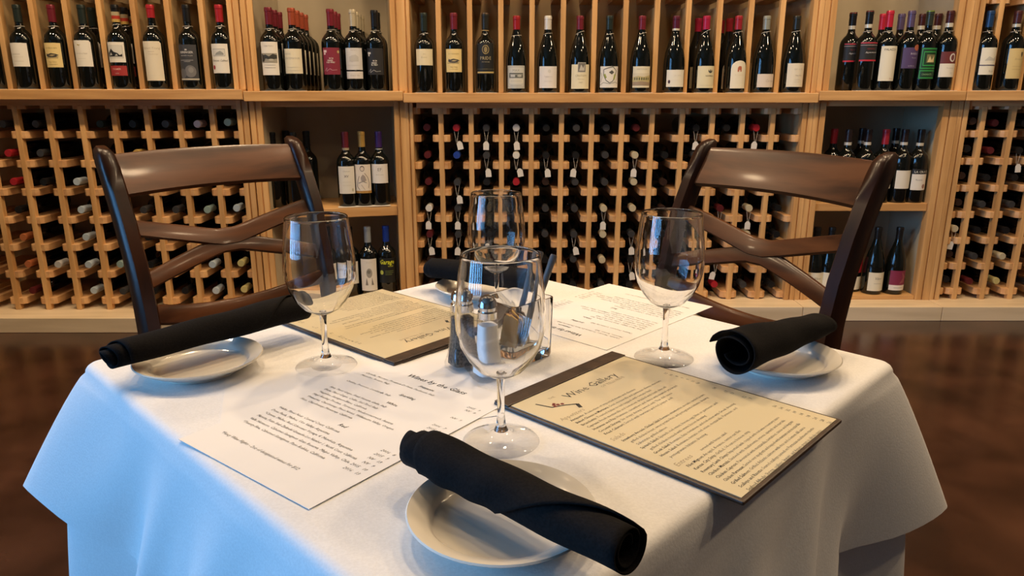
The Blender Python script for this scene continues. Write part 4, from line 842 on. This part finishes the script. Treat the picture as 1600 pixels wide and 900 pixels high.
# menus
MW, MH = .212, .288
def menu_text():
    mb = MB(); x0 = -MW / 2 + .012; y = MH / 2 - .052
    put_text(mb, 'Wine Gallery', x0 + .047, y, .0165, 0, 'l', 0, -.003, sx=1.05)
    put_text(mb, 'THE', x0 + .030, y + .013, .0055, 2, 'l'); put_text(mb, 'OF TELLURIDE', x0 + .098, y - .0085, .0062, 2, 'l', sx=1.1)
    # logo: a reclining stroke with a red cluster
    def stroke(pts, wd, mi):
        for a, b in zip(pts[:-1], pts[1:]):
            A, B = Vector(a), Vector(b); d = (B - A).normalized() * wd / 2; n = Vector((-d.y, d.x))
            mb.add([(*(A - n - d * .3), 0), (*(B - n + d * .3), 0), (*(B + n + d * .3), 0), (*(A + n - d * .3), 0)], [(0, 1, 2, 3)], mi)
    lx, ly = x0 + .008, y - .006
    stroke([(lx + .002, ly + .022), (lx + .008, ly + .004), (lx + .022, ly - .002), (lx + .034, ly - .010)], .0022, 0)
    stroke([(lx + .034, ly - .010), (lx + .030, ly - .018)], .0045, 0)
    for dx, dy, r in ((.014, .0065, .0022), (.018, .0040, .0024), (.0165, .0085, .002), (.023, .0020, .0022), (.0125, .0030, .002)):
        c = (lx + dx, ly + dy); mb.add([(c[0] + r * math.cos(q), c[1] + r * math.sin(q), 0.00003) for q in [k * math.pi / 4 for k in range(8)]], [tuple(range(8))], 3)
    y -= .032
    secs = [('Appetizers', '', ['Antipasto: A selection of imported meats and cheeses', 'Baked Cheese in Marinara: Goat, mozzarella and parmesan cheese, marinara', 'Bruschetta: Toasted Italian bread topped with tomato basil', 'Caprese: Fresh mozzarella and tomatoes drizzled with basil olive oil', 'Hummus and Pita: Hummus, cucumbers and olives with toasted pita bread', 'Coconut Shrimp: Six crispy shrimp served with Thai chili sauce', 'Fried Calamari: Served with marinara and red pepper aioli'], ['15', '10', '8', '9', '9', '11', '10']),
            ('Salads', '', ['Strawberry Avocado Chicken Salad: Romaine, strawberries, avocado, candied pecans,', '  grilled chicken breast, sweet potato fries, and pomegranate balsamic dressing', '  Substitute grilled salmon', 'Spinach Salad: Spinach, red onion, bacon, egg, blue or parmesan, and', '  grilled chicken tossed with warm bacon dressing', 'Greek Salad: Romaine, feta, tomatoes, and red onion with Greek dressing', 'House Salad: Romaine, tomato, red onion, mozzarella, Parmesan, and', '  pomegranate balsamic dressing'], ['14', '', '17', '13', '', '12', '7', '']),
            ('Entrees', 'served with house salad', ['Filet Mignon: An aged, 8-ounce, center-cut filet', 'Kansas City Strip: Grilled, 14-ounce bone-in strip', 'Rosemary Lamb Chops: Imported lamb, topped with red wine rosemary sauce', 'Chicken Marsala: Sauteed with mushrooms, onions, spinach and marsala', 'Chicken Caprese: Pan-seared with mozzarella, tomatoes, sauce and linguini', 'Chicken Parmesan: Served over spaghetti and topped with marinara and mozzarella', 'Grilled Salmon: Grilled Atlantic salmon with rice and a lemon dill sauce', 'Scallops and Risotto: Seared scallops served on Parmesan mushroom risotto', 'Seafood Alfredo: Shrimp, scallops, linguini, and Asiago cream in alfredo sauce'], ['36', '34', '32', '19', '18', '18', '24', '28', '26'])]
    for h, sub, ls, pr in secs:
        put_text(mb, h, x0 - .002, y, .0088, 2, 'l', .1)
        if sub: put_text(mb, sub, x0 + .040, y, .0052, 1, 'l')
        y -= .0075
        for s, p in zip(ls, pr):
            if ':' in s:
                a, b = s.split(':', 1); wa = text_geo(a + ':', 0, .008)[2]; wb = text_geo(b.strip())[2]; k = min(.0053, .158 / (wa + wb + .4))
                put_text(mb, a + ':', x0 + .004, y, .0053, 0, 'l', 0, .008, sx=k / .0053); put_text(mb, b.strip(), x0 + .004 + (wa + .3) * k, y, .0053, 1, 'l', sx=k / .0053)
            else: put_text(mb, s.strip(), x0 + .008, y, .0053, 1, 'l', maxw=.148)
            if p: put_text(mb, p, MW / 2 - .012, y, .0058, 1, 'r')
            y -= .0073
        y -= .0062
    return mb.mesh('printed_text', [ink, ink_soft, ink_head, ink_red], fix=False)
menu_txt = menu_text()
_o = MB().box(-MW / 2 - .0035, MW / 2 + .0035, -MH / 2 - .0035, MH / 2 + .0035, 0, .0042)
cover_me = _o.mesh('cover', leather, bevel=.0015)
page_me = MB().box(-MW / 2 + .001, MW / 2 - .001, -MH / 2 + .001, MH / 2 - .019, .0040, .0047).mesh('page', cream)
cor_me = MB().prism([(0, 0), (.016, 0), (0, -.016)], .0042, .0052).mesh('corner_guard', leather)
def menu(x, y, rz, label):
    t = thing('menu_board', label, 'menu', (x, y, T + .0003), rz, 'leather bound menus'); link('cover', cover_me, t); link('page', page_me, t)
    link('printed_text', menu_txt, t, (0, 0, .00480))
    MB().box(-MW / 2 - .003, MW / 2 + .003, MH / 2 - .0185, MH / 2 + .003, .0042, .0056).build('top_band', leather, t, bevel=.0008)
menu(.162, .7205, R(46.3), 'brown leather menu with cream page facing the camera, front right')
menu(-.186, 1.037, R(-131.5), 'brown leather menu lying upside down at the back left')

# ------------------------------------------------------------------ glass holder, pens and shakers
hold = thing('glass_holder', 'square clear glass holder in the middle of the table holding pens', 'holder', (.005, .900, T + .0005), R(45))
def sq(h, r, z, n=5):
    out = []
    for cx, cy, a0 in ((h - r, h - r, 0), (-h + r, h - r, 90), (-h + r, -h + r, 180), (h - r, -h + r, 270)):
        out += [(cx + r * math.cos(R(a0 + 90 * k / (n - 1))), cy + r * math.sin(R(a0 + 90 * k / (n - 1))), z) for k in range(n)]
    return out
MB().loft([sq(.0335, .008, 0), sq(.035, .009, .004), sq(.0365, .009, .078), sq(.0362, .009, .0795), sq(.0338, .007, .0795), sq(.0335, .007, .078), sq(.031, .006, .012), sq(.029, .006, .0105)], cap=True).build('vessel', glass, hold, 40)
PKC = [(.50, .30, .09), (.16, .075, .035), (.55, .36, .10), (.20, .10, .05), (.62, .55, .42), (.13, .06, .03)]
for i in range(6):
    o = MB().prism([(-.015, 0), (.015, 0), (.015, .036), (.012, .040), (-.012, .040), (-.015, .036)], -.0016, .0016, axis='y').build('sweetener_packet', col_mat(PKC[i], .3, .0, 'packet_wrap'), None, bevel=.0005, loc=(.005 + (i - 2.5) * .0048 * .7, .900 + (i - 2.5) * .0058 * .7, T + .0122))
    o.rotation_euler = (R(-6 + i * 2), R((-1) ** i * 4), R(-45 + 4 * (i % 2)))
    tag(o, ['gold', 'dark brown', 'bright amber', 'mid brown', 'pale', 'blackish brown'][i] + ' packet standing inside the glass holder', 'packet', 'packets in the glass holder')
def pen(A, B, label):
    A, B = Vector(A), Vector(B); d = (B - A).normalized(); Ln = (B - A).length
    t = thing('pen', label, 'pen', tuple(A), 0, 'pens in the glass holder'); t.rotation_euler = d.to_track_quat('Z', 'Y').to_euler()
    MB().lathe([(0, 0), (.0012, .002), (.0042, .014), (.0044, .03), (.0044, Ln - .012)], 16).build('barrel', pen_mat, t, 40)
    MB().lathe([(.0046, Ln - .012), (.0046, Ln - .002), (.0038, Ln), (0, Ln)], 16).build('end_cap', pen_mat, t, 40)
pen((-.001, .893, T + .016), (.037, .925, .858), 'grey pen leaning in the glass holder, left one')
pen((.012, .882, T + .016), (.0535, .905, .858), 'grey pen leaning in the glass holder, right one')
salt = col_mat((.78, .77, .75), .9, 0, 'salt_grains'); pepper = noisy('pepper_grains', (.03, .022, .016), (.16, .12, .09), (300, 300, 300), .9)
def shaker(x, y, fillm, label, rz):
    t = thing('shaker', label, 'shaker', (x, y, T + .0004), rz)
    ro = lambda h, z: sq(h, h * .45, z, 3)
    MB().loft([ro(.0185, 0), ro(.0188, .005), ro(.0150, .018), ro(.0125, .045), ro(.0118, .072), ro(.0112, .076)]).build('bottle', thin_glass, t, 50)
    MB().loft([ro(.0150, .006), ro(.0138, .018), ro(.0115, .045), ro(.0108, .066)]).build('contents', fillm, t, 50)
    MB().lathe([(.0125, .0745), (.0125, .083), (.0105, .0845), (.0105, .088), (.0122, .0895), (.0115, .095), (.0085, .1), (.004, .1025), (0, .103)], 24).build('cap', chrome, t, 40)
shaker(-.0628, .857, pepper, 'pepper shaker with chrome cap, left of the salt shaker', R(30))
shaker(-.0300, .826, salt, 'salt shaker with chrome cap behind the nearest wine glass', R(30))
